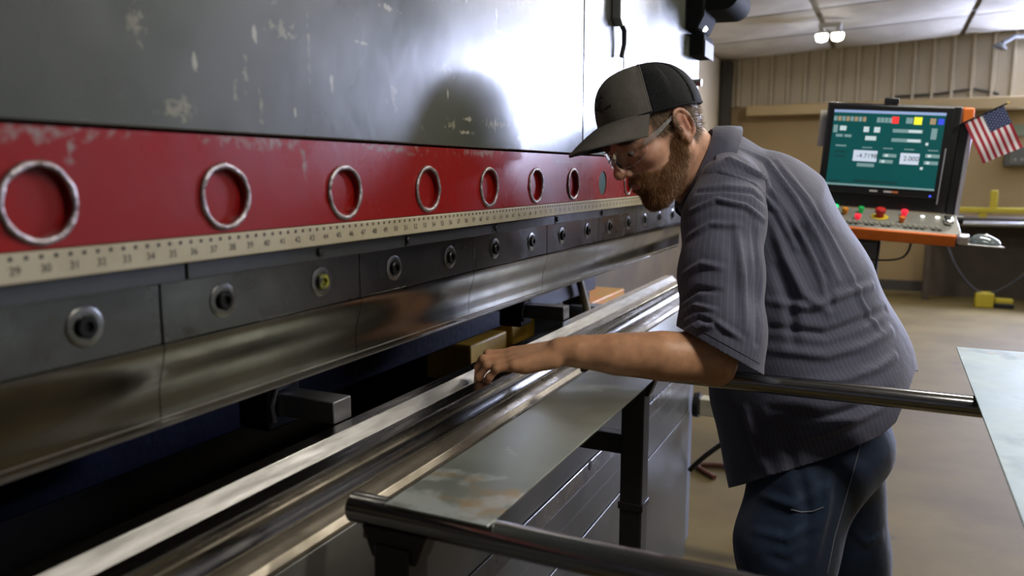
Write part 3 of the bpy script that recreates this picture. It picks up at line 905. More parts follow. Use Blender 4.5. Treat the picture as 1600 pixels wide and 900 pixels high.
GL = mat('lit_green', (0.02, 0.5, 0.15), 0.3, emit=(0.03, 0.75, 0.25), estr=0.8)
GN = mat('dark_green_button', (0.01, 0.22, 0.05), 0.35, emit=(0.0, 0.3, 0.06), estr=0.4)
RDB = mat('lit_red', (0.6, 0.02, 0.04), 0.3, emit=(0.9, 0.02, 0.05), estr=0.7)
AMB = mat('amber_button', (0.45, 0.18, 0.01), 0.35)
button(0.155, 0.22, 0.012, 0.02, GL)
button(0.225, 0.40, 0.012, 0.024, AMB)
button(0.34, 0.25, 0.011, 0.022, GN)
button(0.315, 0.62, 0.012, 0.018, RDB)
button(0.47, 0.42, 0.019, 0.034, mat('stop_red', (0.36, 0.015, 0.012), 0.35), 'emergency_stop', (0.031, mat('stop_plate_yellow', (0.42, 0.32, 0.02), 0.4)))
button(0.64, 0.25, 0.013, 0.022, RDB)
button(0.615, 0.62, 0.011, 0.022, mat('orange_button', (0.5, 0.12, 0.01), 0.35))
WGL = mat('white_indicator', (0.9, 0.9, 0.9), 0.3, emit=(1, 1, 1), estr=0.9)
button(0.765, 0.28, 0.008, 0.006, WGL, 'indicator_light')
button(0.865, 0.28, 0.009, 0.006, WGL, 'indicator_light')
MB().obox(D(0.90, 0.3, 0.001), ex * 0.03, dd * 0.32, dn * 0.02).build('palm_rest', mat('bright_chrome', (0.75, 0.75, 0.72), 0.2, 1.0), con, bevel=0.008)
key = MB().quad_box((-0.0065, -0.0055, 0), (0.0065, 0.0055, 0.004)).mesh('key', 0)
kb_m = mat('key_grey', (0.28, 0.28, 0.24), 0.45)
kd_m = mat('key_dark', (0.05, 0.05, 0.045), 0.45)
rotk = Matrix((ex, dd.normalized(), dn)).transposed().to_euler()
key2 = key.copy()
for r in range(3):
    for c in range(22):
        u, v = 0.07 + c * 0.037 + r * 0.006, 0.74 + r * 0.075
        if r == 2 and c in (3, 7, 10, 13, 14, 19):
            continue
        dark = r == 2
        o = link('key', key2 if dark else key, kd_m if dark else kb_m, con, loc=D(u, v, 0.0005))
        o.rotation_euler = rotk
# pedestal column and arm
MB().obox(Vector((-0.105, 3.40, 0.0)), (0.085, 0, 0), (0, 0.085, 0), (0, 0, 1.13)).build('column', mat('pedestal_grey', (0.21, 0.22, 0.20), 0.4, color2=(0.16, 0.17, 0.155), scale=6), con, bevel=0.004)
MB().quad_box((-0.2, 3.30, 0.0), (0.0, 3.6, 0.012)).build('base_plate', M_CBLK, con, bevel=0.003)
MB().lathe([(0.045, 0.0), (0.05, 0.01), (0.05, 0.035), (0.03, 0.06), (0.03, 0.09)], (-0.06, 3.36, 1.085), (0, 0, 1), 20).build('swivel_joint', M_CBLK, con)
MB().obox(Vector((-0.02, 3.33, 1.12)), (0.05, 0, 0), (0, 0.10, 0), (0, 0, 0.02)).build('mount_bracket', M_LGREY, con, bevel=0.003)
MB().quad_box((-0.14, 3.44, 1.12), (0.06, 3.56, 1.2)).build('yoke', M_CBLK, con, bevel=0.004)
# side arm carrying the mouse shelf
sc = D(1.0, 0.95, -0.03)
MB().obox(sc + Vector((-0.01, 0.0, -0.012)), ex * 0.15, dh * 0.09 * -1.0, (0, 0, 0.006)).build('mouse_shelf', M_LGREY, con, bevel=0.002)
MB().lathe([(0.02, -0.015), (0.02, 0.015)], C(MW + 0.075, -0.075, -0.02), ex, 20).build('hinge_knob', M_CBLK, con)
# mouse on the shelf
ms_o = sc + ex * 0.085 + dh * -0.045 + Vector((0, 0, -0.0045))
mv = MB()
NA, NB = 24, 9
for j in range(NB):
    phi = (PI / 2) * j / (NB - 1)
    for i in range(NA):
        a = 2 * PI * i / NA
        cx, cy = math.cos(a) * math.cos(phi), math.sin(a) * math.cos(phi)
        mv.v.append(tuple(ms_o + ex * (0.052 * cx) + dh * (0.033 * cy) + Vector((0, 0, 0.034 * math.sin(phi) * (1.0 - 0.25 * cx)))))
for j in range(NB - 1):
    for i in range(NA):
        a, b = j * NA + i, j * NA + (i + 1) % NA
        mv.f.append((a, b, b + NA, a + NA))
mv.f.append(tuple(range(NA - 1, -1, -1)))
mouse = thing('computer_mouse', 'glossy silver-grey computer mouse on the small shelf beside the console deck', 'mouse', ms_o)
mv.build('mouse_body', mat('mouse_shell', (0.16, 0.19, 0.20), 0.12, 0.4), mouse, smooth=60)
MB().lathe([(0.007, -0.004), (0.008, 0), (0.007, 0.004)], ms_o + ex * 0.0 + dh * 0.012 + Vector((0, 0, 0.03)), ex, 14).build('scroll_wheel', mat('wheel_white', (0.8, 0.8, 0.85), 0.3), mouse)
# pad of notes at the left of the deck
pad = MB()
n_ = 20
for h in (0.0015, 0.012):
    for k in range(n_):
        a = 2 * PI * k / n_
        pad.v.append(tuple(D(0.055 + 0.075 * math.cos(a) * (1.0 if math.sin(a) > -0.2 else 0.75), 0.38 + 0.26 * math.sin(a), h)))
pad.f = [tuple(range(n_ - 1, -1, -1)), tuple(range(n_, 2 * n_))] + [(k, (k + 1) % n_, n_ + (k + 1) % n_, n_ + k) for k in range(n_)]
tag(pad.build('tape_roll', mat('cream_tape', (0.55, 0.50, 0.33), 0.5), bevel=0.002), 'cream rounded pad lying on the console deck beside the green button', 'pad')
# paper clipped behind the monitor
tag(MB().obox(C(-0.030, 0.17, -0.05), ex * 0.06, ey * 0.14, en * 0.002).build('paper_sheet', mat('white_paper', (0.60, 0.56, 0.48), 0.7)), 'white paper sheet peeking out behind the monitor edge', 'paper')
# flag on a short stick at the upper right corner
flag = thing('hand_flag', 'small american flag with stars and stripes stuck to the console corner', 'flag', C(MW + 0.036, MH - 0.052, 0.004))
f0 = C(MW + 0.036, MH - 0.052, 0.004)
fu = (ex * 0.115 + ey * 0.066)                # along the stick
fl_ = fu.length
fu = fu.normalized()
fv = (ex * 0.50 - ey * 0.86).normalized()     # the way the cloth hangs
fn = fu.cross(fv)
MB().tube([f0 - fu * 0.035, f0 + fu * (fl_ + 0.012)], 0.0028, 8).build('stick', M_CBLK, flag)
MB().lathe([(0.0, -0.006), (0.005, 0), (0.0, 0.008)], f0 + fu * (fl_ + 0.014), fu, 12).build('finial', mat('gold_tip', (0.6, 0.45, 0.12), 0.3, 0.9), flag)
FW, FH = 0.168, fl_


def FP(s, t_, lift=0.0):
    """s along the fly, t from hoist bottom to top"""
    wv = 0.006 * math.sin(s * 7.0 + t_ * 2.0) * s
    return f0 + fv * (FW * s) + fu * (FH * t_) + fn * (wv + lift)


M_FR = mat('flag_red', (0.30, 0.02, 0.035), 0.7)
M_FW = mat('flag_white', (0.66, 0.62, 0.66), 0.7)
M_FB = mat('flag_blue', (0.022, 0.035, 0.10), 0.7)
NSG = 14
for k in range(13):
    t0, t1 = k / 13.0, (k + 1) / 13.0
    sm = MB()
    for side in (-0.0004, 0.0004):
        for i in range(NSG + 1):
            s0 = i / NSG
            sm.v += [tuple(FP(s0, t0, side)), tuple(FP(s0, t1, side))]
    q = 2 * (NSG + 1)
    for i in range(NSG):
        a = 2 * i
        sm.f += [(a, a + 2, a + 3, a + 1), (q + a, q + a + 1, q + a + 3, q + a + 2), (a, q + a, q + a + 2, a + 2), (a + 1, a + 3, q + a + 3, q + a + 1)]
    sm.build('stripe', M_FR if k % 2 == 0 else M_FW, flag)
cm = MB()
for side in (-0.0011, 0.0011):
    for i in range(9):
        s0 = 0.42 * i / 8
        cm.v += [tuple(FP(s0, 6 / 13.0, side)), tuple(FP(s0, 1.0, side))]
for i in range(8):
    a = 2 * i
    cm.f += [(a, a + 2, a + 3, a + 1), (18 + a, 18 + a + 1, 18 + a + 3, 18 + a + 2), (a, 18 + a, 18 + a + 2, a + 2), (a + 1, a + 3, 18 + a + 3, 18 + a + 1)]
cm.build('canton', M_FB, flag)
sm = MB()
for r in range(9):
    for c in range(6 if r % 2 == 0 else 5):
        s0 = 0.42 * ((c + 0.5 + (0.5 if r % 2 else 0)) / 6.0 if r % 2 == 0 else (c + 1) / 6.0)
        t_ = 6 / 13.0 + (7 / 13.0) * (r + 0.5) / 9
        for lift in (-0.0016, 0.0016):
            p = FP(s0, t_, lift)
            n = len(sm.v)
            for k in range(10):
                a = 2 * PI * k / 10
                rad = 0.0016 if k % 2 == 0 else 0.0007
                sm.v.append(tuple(p + (fu * math.cos(a) + fv * math.sin(a)) * rad))
            sm.f.append(tuple(n + k for k in range(10)))
o = sm.build('stars', M_FW, flag, smooth=0)
o['kind'] = 'stuff'


def cable(name, pts, r, m, label, cat='cable'):
    """smooth cable through the given points"""
    P_ = [Vector(p) for p in pts]
    out = []
    for i in range(len(P_) - 1):
        p0, p1, p2, p3 = P_[max(i - 1, 0)], P_[i], P_[i + 1], P_[min(i + 2, len(P_) - 1)]
        for k in range(8):
            t_ = k / 8.0
            out.append(0.5 * ((2 * p1) + (p2 - p0) * t_ + (2 * p0 - 5 * p1 + 4 * p2 - p3) * t_ ** 2 + (3 * p1 - p0 - 3 * p2 + p3) * t_ ** 3))
    out.append(P_[-1])
    return tag(MB().tube(out, r, 10).build(name, m, smooth=60), label, cat)


M_CAB = mat('black_cable', (0.012, 0.012, 0.012), 0.45)
cable('cable', [(-0.02, 3.34, 1.11), (-0.03, 3.32, 0.98), (-0.06, 3.34, 0.86), (-0.10, 3.37, 0.75), (-0.2, 3.36, 0.4), (-0.28, 3.5, 0.008), (-0.3, 3.75, 0.008)], 0.006, M_CAB, 'thick black cable running down past the console column')
cable('cable', [(-0.09, 3.35, 1.12), (-0.095, 3.33, 1.05), (-0.04, 3.32, 1.02), (0.06, 3.33, 1.03), (0.09, 3.36, 1.09), (0.08, 3.42, 1.13)], 0.004, M_CAB, 'thin black cable looping under the console deck')
cable('cable', [(0.0, 9.3, 1.15), (-0.02, 9.2, 0.9), (-0.28, 9.1, 0.5), (-0.55, 9.0, 0.22), (-0.9, 8.9, 0.02)], 0.012, M_CAB, 'black cable slanting down to the floor near the back wall')
cable('cable', [(0.52, 9.4, 1.1), (0.54, 9.3, 0.75), (0.68, 9.2, 0.38), (0.92, 9.15, 0.14), (1.2, 9.2, 0.28), (1.5, 9.3, 0.6), (1.8, 9.4, 0.75)], 0.013, M_CAB, 'black cable sagging in a U under the back bench')

# ------------------------------------------------------------------ back of the room
M_BROWN = mat('brown_cabinet', (0.055, 0.043, 0.03), 0.55, color2=(0.04, 0.03, 0.022), scale=5)
bench = thing('workbench', 'dark workbench with a grey pipe rail along the back wall', 'workbench', (1.6, 9.6, 0))
MB().quad_box((0.35, 9.42, 0.84), (4.2, WALL_Y - 0.26, 0.89)).build('bench_top', M_BROWN, bench, bevel=0.005)
MB().quad_box((0.4, 9.85, 0.0), (4.15, 9.87, 0.839)).build('bench_back', M_BROWN, bench)
for x in (0.42, 2.2, 4.1):
    MB().quad_box((x - 0.03, 9.46, 0), (x + 0.03, 9.52, 0.839)).build('leg', M_BROWN, bench, bevel=0.003)
MB().tube([(0.36, 9.39, 0.83), (4.2, 9.39, 0.83)], 0.028, 14).build('pipe_rail', M_LGREY, bench)
rail = thing('guard_rail', 'yellow steel guard rail standing on the dark workbench', 'rail', (1.5, 9.55, 0.89))
M_YR = mat('rail_yellow', (0.38, 0.31, 0.02), 0.5)
MB().quad_box((0.45, 9.52, 0.9405), (4.0, 9.58, 0.99)).build('rail_bar', M_YR, rail, bevel=0.005)
for x in (0.9, 1.92, 3.4):
    MB().quad_box((x - 0.035, 9.53, 0.89), (x + 0.035, 9.57, 0.94)).build('rail_foot', M_YR, rail)
MB().quad_box((0.955, 9.53, 0.9905), (1.02, 9.57, 1.17)).build('rail_post', M_YR, rail, bevel=0.004)
wbx = thing('wall_box', 'dark grey electrical box on the tan back wall', 'box', (1.25, WALL_Y, 1.5))
MB().quad_box((1.10, WALL_Y - 0.10, 1.42), (1.50, WALL_Y - 0.001, 1.62)).build('box_body', mat('box_grey', (0.06, 0.06, 0.05), 0.5), wbx, bevel=0.006)
MB().quad_box((1.14, WALL_Y - 0.108, 1.44), (1.46, WALL_Y - 0.1005, 1.60)).build('box_door', mat('box_grey2', (0.075, 0.075, 0.065), 0.45), wbx, bevel=0.003)
for x in (1.2, 1.26):
    MB().lathe([(0.012, 0), (0.012, 0.006), (0, 0.006)], (x, WALL_Y - 0.108, 1.49), (0, -1, 0), 12).build('knob', M_LGREY, wbx)
tag(MB().quad_box((1.12, WALL_Y - 0.02, 1.74), (1.45, WALL_Y - 0.001, 1.86)).build('wall_notice', mat('green_notice', (0.16, 0.19, 0.13), 0.6), bevel=0.003), 'pale green notice plate above the electrical box', 'notice')
wl = thing('wall_lamp', 'grey gooseneck lamp arm reaching out from the corrugated wall', 'lamp', (1.25, WALL_Y, 2.75))
M_WLG = mat('lamp_arm_grey', (0.10, 0.105, 0.11), 0.6)
MB().tube([(1.32, WALL_Y - 0.02, 2.72), (1.22, WALL_Y - 0.12, 2.76), (1.08, WALL_Y - 0.25, 2.75), (0.97, WALL_Y - 0.32, 2.68)], 0.022, 12).build('arm', M_WLG, wl, smooth=60)
MB().lathe([(0.03, 0), (0.075, -0.05), (0.07, -0.055), (0.0, -0.04)], (0.96, WALL_Y - 0.33, 2.68), (0.35, 0, 1), 18).build('shade', M_WLG, wl)
tag(MB().tube([(0.0, WALL_Y - 0.05, 2.20), (0.4, WALL_Y - 0.05, 2.21), (0.75, WALL_Y - 0.05, 2.25), (1.0, WALL_Y - 0.05, 2.19)], 0.014, 10).build('conduit', M_DARKTRIM, smooth=60), 'thin dark conduit curving along the bottom of the siding', 'conduit')
cart = thing('floor_clamp', 'small yellow and black tool lying on the floor near the bench', 'tool', (1.1, 9.2, 0))
MB().quad_box((0.86, 9.12, 0.0), (1.02, 9.28, 0.15)).build('block', M_YR, cart, bevel=0.01)
MB().quad_box((1.0205, 9.14, 0.0), (1.2, 9.26, 0.05)).build('handle', M_CBLK, cart, bevel=0.008)
MB().quad_box((1.03, 9.15, 0.0505), (1.19, 9.25, 0.095)).build('grip', M_YR, cart, bevel=0.008)


def crate(x, y, w, d, h, m, label):
    """open plastic crate: base, slatted sides, rim"""
    t_ = thing('crate', label, 'crate', (x + w / 2, y + d / 2, 0))
    MB().quad_box((x, y, 0.0), (x + w, y + d, 0.012)).build('base', m, t_)
    for k in range(4):
        z0, z1 = 0.013 + k * h / 4, 0.013 + (k + 0.72) * h / 4
        for a, b in (((x, y), (x + w, y + 0.012)), ((x, y + d - 0.012), (x + w, y + d)), ((x, y + 0.013), (x + 0.012, y + d - 0.013)), ((x + w - 0.012, y + 0.013), (x + w, y + d - 0.013))):
            MB().quad_box((a[0], a[1], z0), (b[0], b[1], z1)).build('slat', m, t_)
    for a, b in ((x + 0.012, y + 0.012), (x + w - 0.03, y + 0.012), (x + 0.012, y + d - 0.03), (x + w - 0.03, y + d - 0.03)):
        MB().quad_box((a, b, 0.012), (a + 0.018, b + 0.018, h)).build('corner_post', m, t_)
    return t_


crate(-1.42, 6.2, 0.30, 0.40, 0.42, mat('yellow_plastic', (0.6, 0.5, 0.03), 0.5), 'bright yellow slatted plastic crate on the floor beyond the machine throat')
crate(-1.5, 5.0, 0.30, 0.25, 0.34, mat('dull_yellow', (0.40, 0.34, 0.06), 0.55), 'dull yellow slatted plastic crate nearer the machine frame')
# foot-pedal tube and hoses beside the bed
pt = thing('tube_arm', 'cream square tube arm sticking out from the end of the bed', 'tube', (-0.5, 2.74, 0.53))
MB().quad_box((-0.555, 2.70, 0.505), (-0.14, 2.76, 0.565)).build('tube', mat('cream_tube', (0.50, 0.47, 0.37), 0.45, color2=(0.36, 0.34, 0.27), scale=8), pt, bevel=0.004)
MB().lathe([(0.045, 0.0), (0.045, 0.02), (0.03, 0.025)], (-0.578, 2.73, 0.535), (1, 0, 0), 20).build('flange', M_CBLK, pt)
MB().quad_box((-0.20, 2.71, 0.0), (-0.15, 2.75, 0.5045)).build('stand', M_CBLK, pt, bevel=0.003)
cable('cable', [(-0.58, 2.70, 0.30), (-0.52, 2.69, 0.37), (-0.42, 2.70, 0.46), (-0.36, 2.73, 0.50)], 0.009, M_CAB, 'black cable curving up from the bed to the cream tube')
cable('air_hose', [(-0.62, 3.4, 0.012), (-0.72, 3.52, 0.012), (-0.55, 3.56, 0.012), (-0.38, 3.42, 0.012), (-0.28, 3.22, 0.012)], 0.011, mat('red_rubber', (0.10, 0.03, 0.016), 0.5), 'red rubber air hose lying on the concrete floor', 'hose')
# ------------------------------------------------------------------ the operator
# Figure built as implicit surfaces. Working axes: x to the right, y up, z into the room (camera-parallel), metres.
A3 = np.array([list(CR), list(CU), list(CF)])
CAMN = np.array(list(CAM))


def K(px, py, w):
    return np.array([(px - 800.0) / FPX * w, -(py - 450.0) / FPX * w, w])


def to_world(v):
    return np.asarray(v) @ A3 + CAMN


def to_cam(v):
    return (np.asarray(v) - CAMN) @ A3.T


def smin(a, b, k):
    h = np.clip(0.5 + 0.5 * (b - a) / k, 0, 1)
    return b * (1 - h) + a * h - k * h * (1 - h)


class Field:
    """sampled signed distance field on a box"""

    def __init__(s, lo, hi, h):
        s.lo = np.array(lo, float)
        s.h = h
        s.n = np.maximum(4, np.ceil((np.array(hi) - s.lo) / h).astype(int) + 1)
        s.ax = [s.lo[i] + h * np.arange(s.n[i]) for i in range(3)]
        s.D = np.full(tuple(s.n), 0.5, np.float32)

    def box(s, lo, hi):
        sl = []
        for i in range(3):
            a = int(np.clip(np.floor((lo[i] - s.lo[i]) / s.h), 0, s.n[i] - 1))
            b = int(np.clip(np.ceil((hi[i] - s.lo[i]) / s.h) + 1, a + 1, s.n[i]))
            sl.append(slice(a, b))
        g = np.meshgrid(*[s.ax[i][sl[i]].astype(np.float32) for i in range(3)], indexing='ij')
        return tuple(sl), g

    def put(s, sl, d, k, cut):
        if cut:
            s.D[sl] = -smin(-s.D[sl], d, k)
        else:
            s.D[sl] = smin(s.D[sl], d.astype(np.float32), k)

    def cone(s, a, b, ra, rb, k=0.01, sz=1.0, cut=False):
        """round cone; sz stretches it along z"""
        a, b = np.array(a, float), np.array(b, float)
        m = max(ra, rb) * max(1, sz) + 2.5 * k + 3 * s.h
        sl, g = s.box(np.minimum(a, b) - m, np.maximum(a, b) + m)
        ba = b - a
        z0 = (a[2] + b[2]) / 2
        px, py, pz = g[0] - a[0], g[1] - a[1], g[2] - a[2]
        t = np.clip((px * ba[0] + py * ba[1] + pz * ba[2]) / max(ba @ ba, 1e-9), 0, 1)
        d = np.sqrt((px - t * ba[0]) ** 2 + (py - t * ba[1]) ** 2 + ((pz - t * ba[2]) / sz) ** 2) - (ra + (rb - ra) * t)
        s.put(sl, d if not cut else d, k, cut)

    def ell(s, c, r, k=0.01, rot=None, cut=False):
        c, r = np.array(c, float), np.array(r, float)
        m = r.max() + 2.5 * k + 3 * s.h
        sl, g = s.box(c - m, c + m)
        p = [g[i] - c[i] for i in range(3)]
        if rot is not None:
            p = [rot[i][0] * p[0] + rot[i][1] * p[1] + rot[i][2] * p[2] for i in range(3)]
        k0 = np.sqrt(sum((p[i] / r[i]) ** 2 for i in range(3)))
        k1 = np.sqrt(sum((p[i] / r[i] ** 2) ** 2 for i in range(3))) + 1e-6
        s.put(sl, k0 * (k0 - 1) / k1, k, cut)

    def mesh(s):
        """surface nets"""
        D = s.D
        ins = D < 0
        n = s.n
        c = np.zeros(tuple(n - 1), np.int8)
        for i in (0, 1):
            for j in (0, 1):
                for k in (0, 1):
                    c += ins[i:n[0] - 1 + i, j:n[1] - 1 + j, k:n[2] - 1 + k]
        act = (c > 0) & (c < 8)
        I, J, Kk = np.nonzero(act)
        idx = np.full(tuple(n - 1), -1, np.int64)
        idx[I, J, Kk] = np.arange(len(I))
        acc = np.zeros((len(I), 3))
        cnt = np.zeros(len(I))
        cor = [(i, j, k) for i in (0, 1) for j in (0, 1) for k in (0, 1)]
        for a in range(8):
            for b in range(a + 1, 8):
                ca, cb_ = np.array(cor[a]), np.array(cor[b])
                if np.abs(ca - cb_).sum() != 1:
                    continue
                da = D[I + ca[0], J + ca[1], Kk + ca[2]]
                db = D[I + cb_[0], J + cb_[1], Kk + cb_[2]]
                m = (da < 0) != (db < 0)
                t = da[m] / (da[m] - db[m])
                acc[m] += ca + (cb_ - ca) * t[:, None]
                cnt[m] += 1
        v = (acc / cnt[:, None] + np.stack([I, J, Kk], 1)) * s.h + s.lo
        F = []
        for ax in range(3):
            o1, o2 = [(1, 2), (2, 0), (0, 1)][ax]
            sa = [slice(1, -1)] * 3
            sb = [slice(1, -1)] * 3
            sa[ax] = slice(0, n[ax] - 1)
            sb[ax] = slice(1, n[ax])
            x0, x1 = ins[tuple(sa)], ins[tuple(sb)]
            q = np.argwhere(x0 != x1)
            sg = x0[tuple(q.T)]
            base = q + 1
            base[:, ax] = q[:, ax]
            e1 = np.zeros(3, int)
            e1[o1] = 1
            e2 = np.zeros(3, int)
            e2[o2] = 1
            f = np.stack([idx[tuple((base - e1 - e2).T)], idx[tuple((base - e2).T)], idx[tuple(base.T)], idx[tuple((base - e1).T)]], 1)
            f[~sg] = f[~sg][:, ::-1]
            F.append(f)
        F = np.concatenate(F)
        return v, F[(F >= 0).all(1)]


def relax(v, F, it=3, lam=0.5):
    """Laplacian smoothing"""
    e = np.concatenate([F[:, [0, 1]], F[:, [1, 2]], F[:, [2, 3]], F[:, [3, 0]]])
    e = np.concatenate([e, e[:, ::-1]])
    deg = np.bincount(e[:, 0], minlength=len(v)).astype(float)
    for _ in range(it):
        s_ = np.stack([np.bincount(e[:, 0], weights=v[e[:, 1], i], minlength=len(v)) for i in range(3)], 1)
        v = v + lam * (s_ / deg[:, None] - v)
    return v


def vnormals(v, F):
    fn = np.cross(v[F[:, 2]] - v[F[:, 0]], v[F[:, 3]] - v[F[:, 1]])
    n = np.zeros_like(v)
    for i in range(4):
        for c_ in range(3):
            n[:, c_] += np.bincount(F[:, i], weights=fn[:, c_], minlength=len(v))
    return n / (np.linalg.norm(n, axis=1)[:, None] + 1e-12)


def clip(v, F, val):
    """keep the part where val <= 0, cutting the faces along val = 0; quads in, triangles out"""
    T = np.concatenate([F[:, [0, 1, 2]], F[:, [0, 2, 3]]])
    inside = val <= 0
    c = inside[T].sum(1)
    keep = T[c == 3].tolist()
    vv = v.tolist()
    cache = {}

    def cut(a, b):
        k_ = (a, b) if a < b else (b, a)
        if k_ not in cache:
            t = val[a] / (val[a] - val[b])
            vv.append((v[a] + (v[b] - v[a]) * t).tolist())
            cache[k_] = len(vv) - 1
        return cache[k_]
    for tri in T[(c == 1) | (c == 2)]:
        tri = list(tri)
        poly = []
        for i in range(3):
            a, b = tri[i], tri[(i + 1) % 3]
            if inside[a]:
                poly.append(a)
            if inside[a] != inside[b]:
                poly.append(cut(a, b))
        for i in range(1, len(poly) - 1):
            keep.append([poly[0], poly[i], poly[i + 1]])
    vv = np.array(vv)
    kf = np.array(keep)
    used = np.unique(kf)
    re = np.full(len(vv), -1)
    re[used] = np.arange(len(used))
    return vv[used], re[kf]


def np_mesh(name, v, F, attrs=None, smooth=True):
    me = bpy.data.meshes.new(name)
    me.from_pydata(np.asarray(v).tolist(), [], np.asarray(F).tolist())
    bm = bmesh.new()
    bm.from_mesh(me)
    bmesh.ops.recalc_face_normals(bm, faces=bm.faces)
    bm.to_mesh(me)
    bm.free()
    for k_, (typ, arr) in (attrs or {}).items():
        a = me.attributes.new(k_, typ, 'POINT')
        if typ == 'FLOAT':
            a.data.foreach_set('value', np.asarray(arr, np.float32).ravel())
        else:
            a.data.foreach_set('color', np.asarray(arr, np.float32).ravel())
    if smooth:
        me.polygons.foreach_set('use_smooth', [True] * len(me.polygons))
    me.update()
    return me


def nrm(a):
    a = np.asarray(a, float)
    return a / np.linalg.norm(a)


def sstep(a, b, x):
    t = np.clip((x - a) / (b - a), 0, 1)
    return t * t * (3 - 2 * t)


# ---- head frame (f forward, l to his left, u up), origin between the ears
TH, PHI = math.radians(34), math.radians(20)
hf = np.array([-math.cos(TH) * math.cos(PHI), -math.sin(TH), -math.cos(TH) * math.sin(PHI)])
hu = np.array([-math.sin(TH) * math.cos(PHI), math.cos(TH), -math.sin(TH) * math.sin(PHI)])
hl = np.array([math.sin(PHI), 0.0, -math.cos(PHI)])
HS = 0.93
HO = K(1060, 202, 1.43) - 0.074 * HS * hl
HB = np.stack([hf, hl, hu])


def head_cam(p):
    return np.asarray(p) @ HB * HS + HO


def head_loc(p):
    return (np.asarray(p) - HO) @ HB.T / HS


neck_base = head_loc(K(1122, 300, 1.60))
hd = Field((-0.16, -0.11, -0.24), (0.15, 0.11, 0.16), 0.0022)
hd.ell((-0.014, 0, 0.052), (0.098, 0.077, 0.086), 0.01)
hd.ell((0.042, 0, 0.012), (0.056, 0.062, 0.082), 0.03)
hd.ell((0.040, 0, -0.055), (0.050, 0.052, 0.050), 0.025)
for s in (-1, 1):
    hd.cone((0.000, s * 0.054, -0.045), (0.068, s * 0.020, -0.098), 0.018, 0.018, 0.025)
    hd.cone((0.002, s * 0.060, -0.005), (0.000, s * 0.056, -0.045), 0.014, 0.016, 0.02)
    hd.ell((0.062, s * 0.043, -0.012), (0.028, 0.022, 0.018), 0.018)
hd.ell((0.080, 0, -0.100), (0.020, 0.022, 0.018), 0.02)
hd.cone((0.086, -0.036, 0.030), (0.086, 0.036, 0.030), 0.013, 0.013, 0.014)
hd.ell((0.080, 0, -0.055), (0.024, 0.033, 0.030), 0.015)
for s in (-1, 1):
    hd.ell((0.108, s * 0.033, 0.012), (0.018, 0.017, 0.013), 0.012, cut=True)
    hd.ell((0.0835, s * 0.032, 0.012), (0.0110, 0.0150, 0.0125), 0.003)
    hd.ell((0.0865, s * 0.032, 0.0190), (0.0128, 0.0150, 0.0085), 0.003)
    hd.ell((0.0865, s * 0.032, 0.0010), (0.0112, 0.0140, 0.0050), 0.004)
hd.cone((0.094, 0, 0.026), (0.119, 0, -0.014), 0.0075, 0.0105, 0.012)
hd.ell((0.1195, 0, -0.020), (0.0125, 0.0115, 0.011), 0.008)
for s in (-1, 1):
    hd.ell((0.1065, s * 0.0125, -0.0255), (0.0110, 0.0075, 0.0080), 0.006)
    hd.ell((0.1135, s * 0.0065, -0.0345), (0.005, 0.0035, 0.004), 0.003, cut=True)
hd.ell((0.0995, 0, -0.0500), (0.0095, 0.022, 0.0060), 0.005)
hd.ell((0.0975, 0, -0.0610), (0.0095, 0.019, 0.0068), 0.005)
hd.cone((0.108, -0.018, -0.0555), (0.108, 0.018, -0.0555), 0.0022, 0.0022, 0.003, cut=True)
hd.ell((0.100, 0, -0.0745), (0.008, 0.018, 0.006), 0.008, cut=True)
# neck and the root of the shoulders
hd.cone((-0.028, 0, -0.02), tuple(neck_base), 0.058, 0.066, 0.03)
hd.cone((0.01, 0, -0.06), tuple(neck_base + np.array([0.02, 0, 0.0])), 0.046, 0.055, 0.03)
# ears
for s in (-1, 1):
    ea = math.radians(12)
    rot = np.array([[math.cos(ea), 0, math.sin(ea)], [0, 1, 0], [-math.sin(ea), 0, math.cos(ea)]])
    hd.ell((-0.010, s * 0.0785, 0.004), (0.0185, 0.0060, 0.0300), 0.004, rot)
    hd.ell((-0.007, s * 0.0870, 0.004), (0.0120, 0.0060, 0.0200), 0.004, rot, cut=True)
    helix = []
    for q in range(15):
        a = math.radians(-75 + q * 245 / 14)      # from lobe round the back to the crus
        helix.append((-0.010 - 0.0180 * math.cos(a) + 0.0, s * (0.0830 + 0.003 * max(0, math.cos(a))), 0.005 + 0.0300 * math.sin(a)))
    for a, b in zip(helix[:-1], helix[1:]):
        hd.cone(a, b, 0.0036, 0.0036, 0.003)
    hd.ell((-0.006, s * 0.0805, -0.026), (0.0085, 0.0050, 0.0100), 0.006)
    hd.ell((0.004, s * 0.0800, -0.003), (0.0045, 0.0050, 0.0065), 0.004)
    hd.cone((-0.018, s * 0.083, 0.018), (-0.016, s * 0.083, -0.010), 0.003, 0.003, 0.003)
hv, hF = hd.mesh()
hv = relax(hv, hF, 2, 0.5)
hn = vnormals(hv, hF)


def beard_mask(p):
    f_, l_, u_ = p[:, 0], np.abs(p[:, 1]), p[:, 2]
    line = np.interp(f_, [-0.01, 0.006, 0.016, 0.030, 0.045, 0.062, 0.078, 0.088, 0.13], [0.000, 0.000, -0.006, -0.030, -0.044, -0.050, -0.044, -0.038, -0.036])
    m = sstep(0.004, -0.004, u_ - line)
    m *= sstep(-0.004, 0.006, f_ + 0.35 * (u_ + 0.03) * (u_ < -0.03))      # back edge under the ear
    m *= sstep(-0.128, -0.112, u_)
    lips = ((l_ / 0.021) ** 2 + ((u_ + 0.0560) / 0.0095) ** 2 < 1) & (f_ > 0.085)
    m[lips] = 0
    m[(f_ > 0.1) & (u_ > -0.037)] = 0
    return m


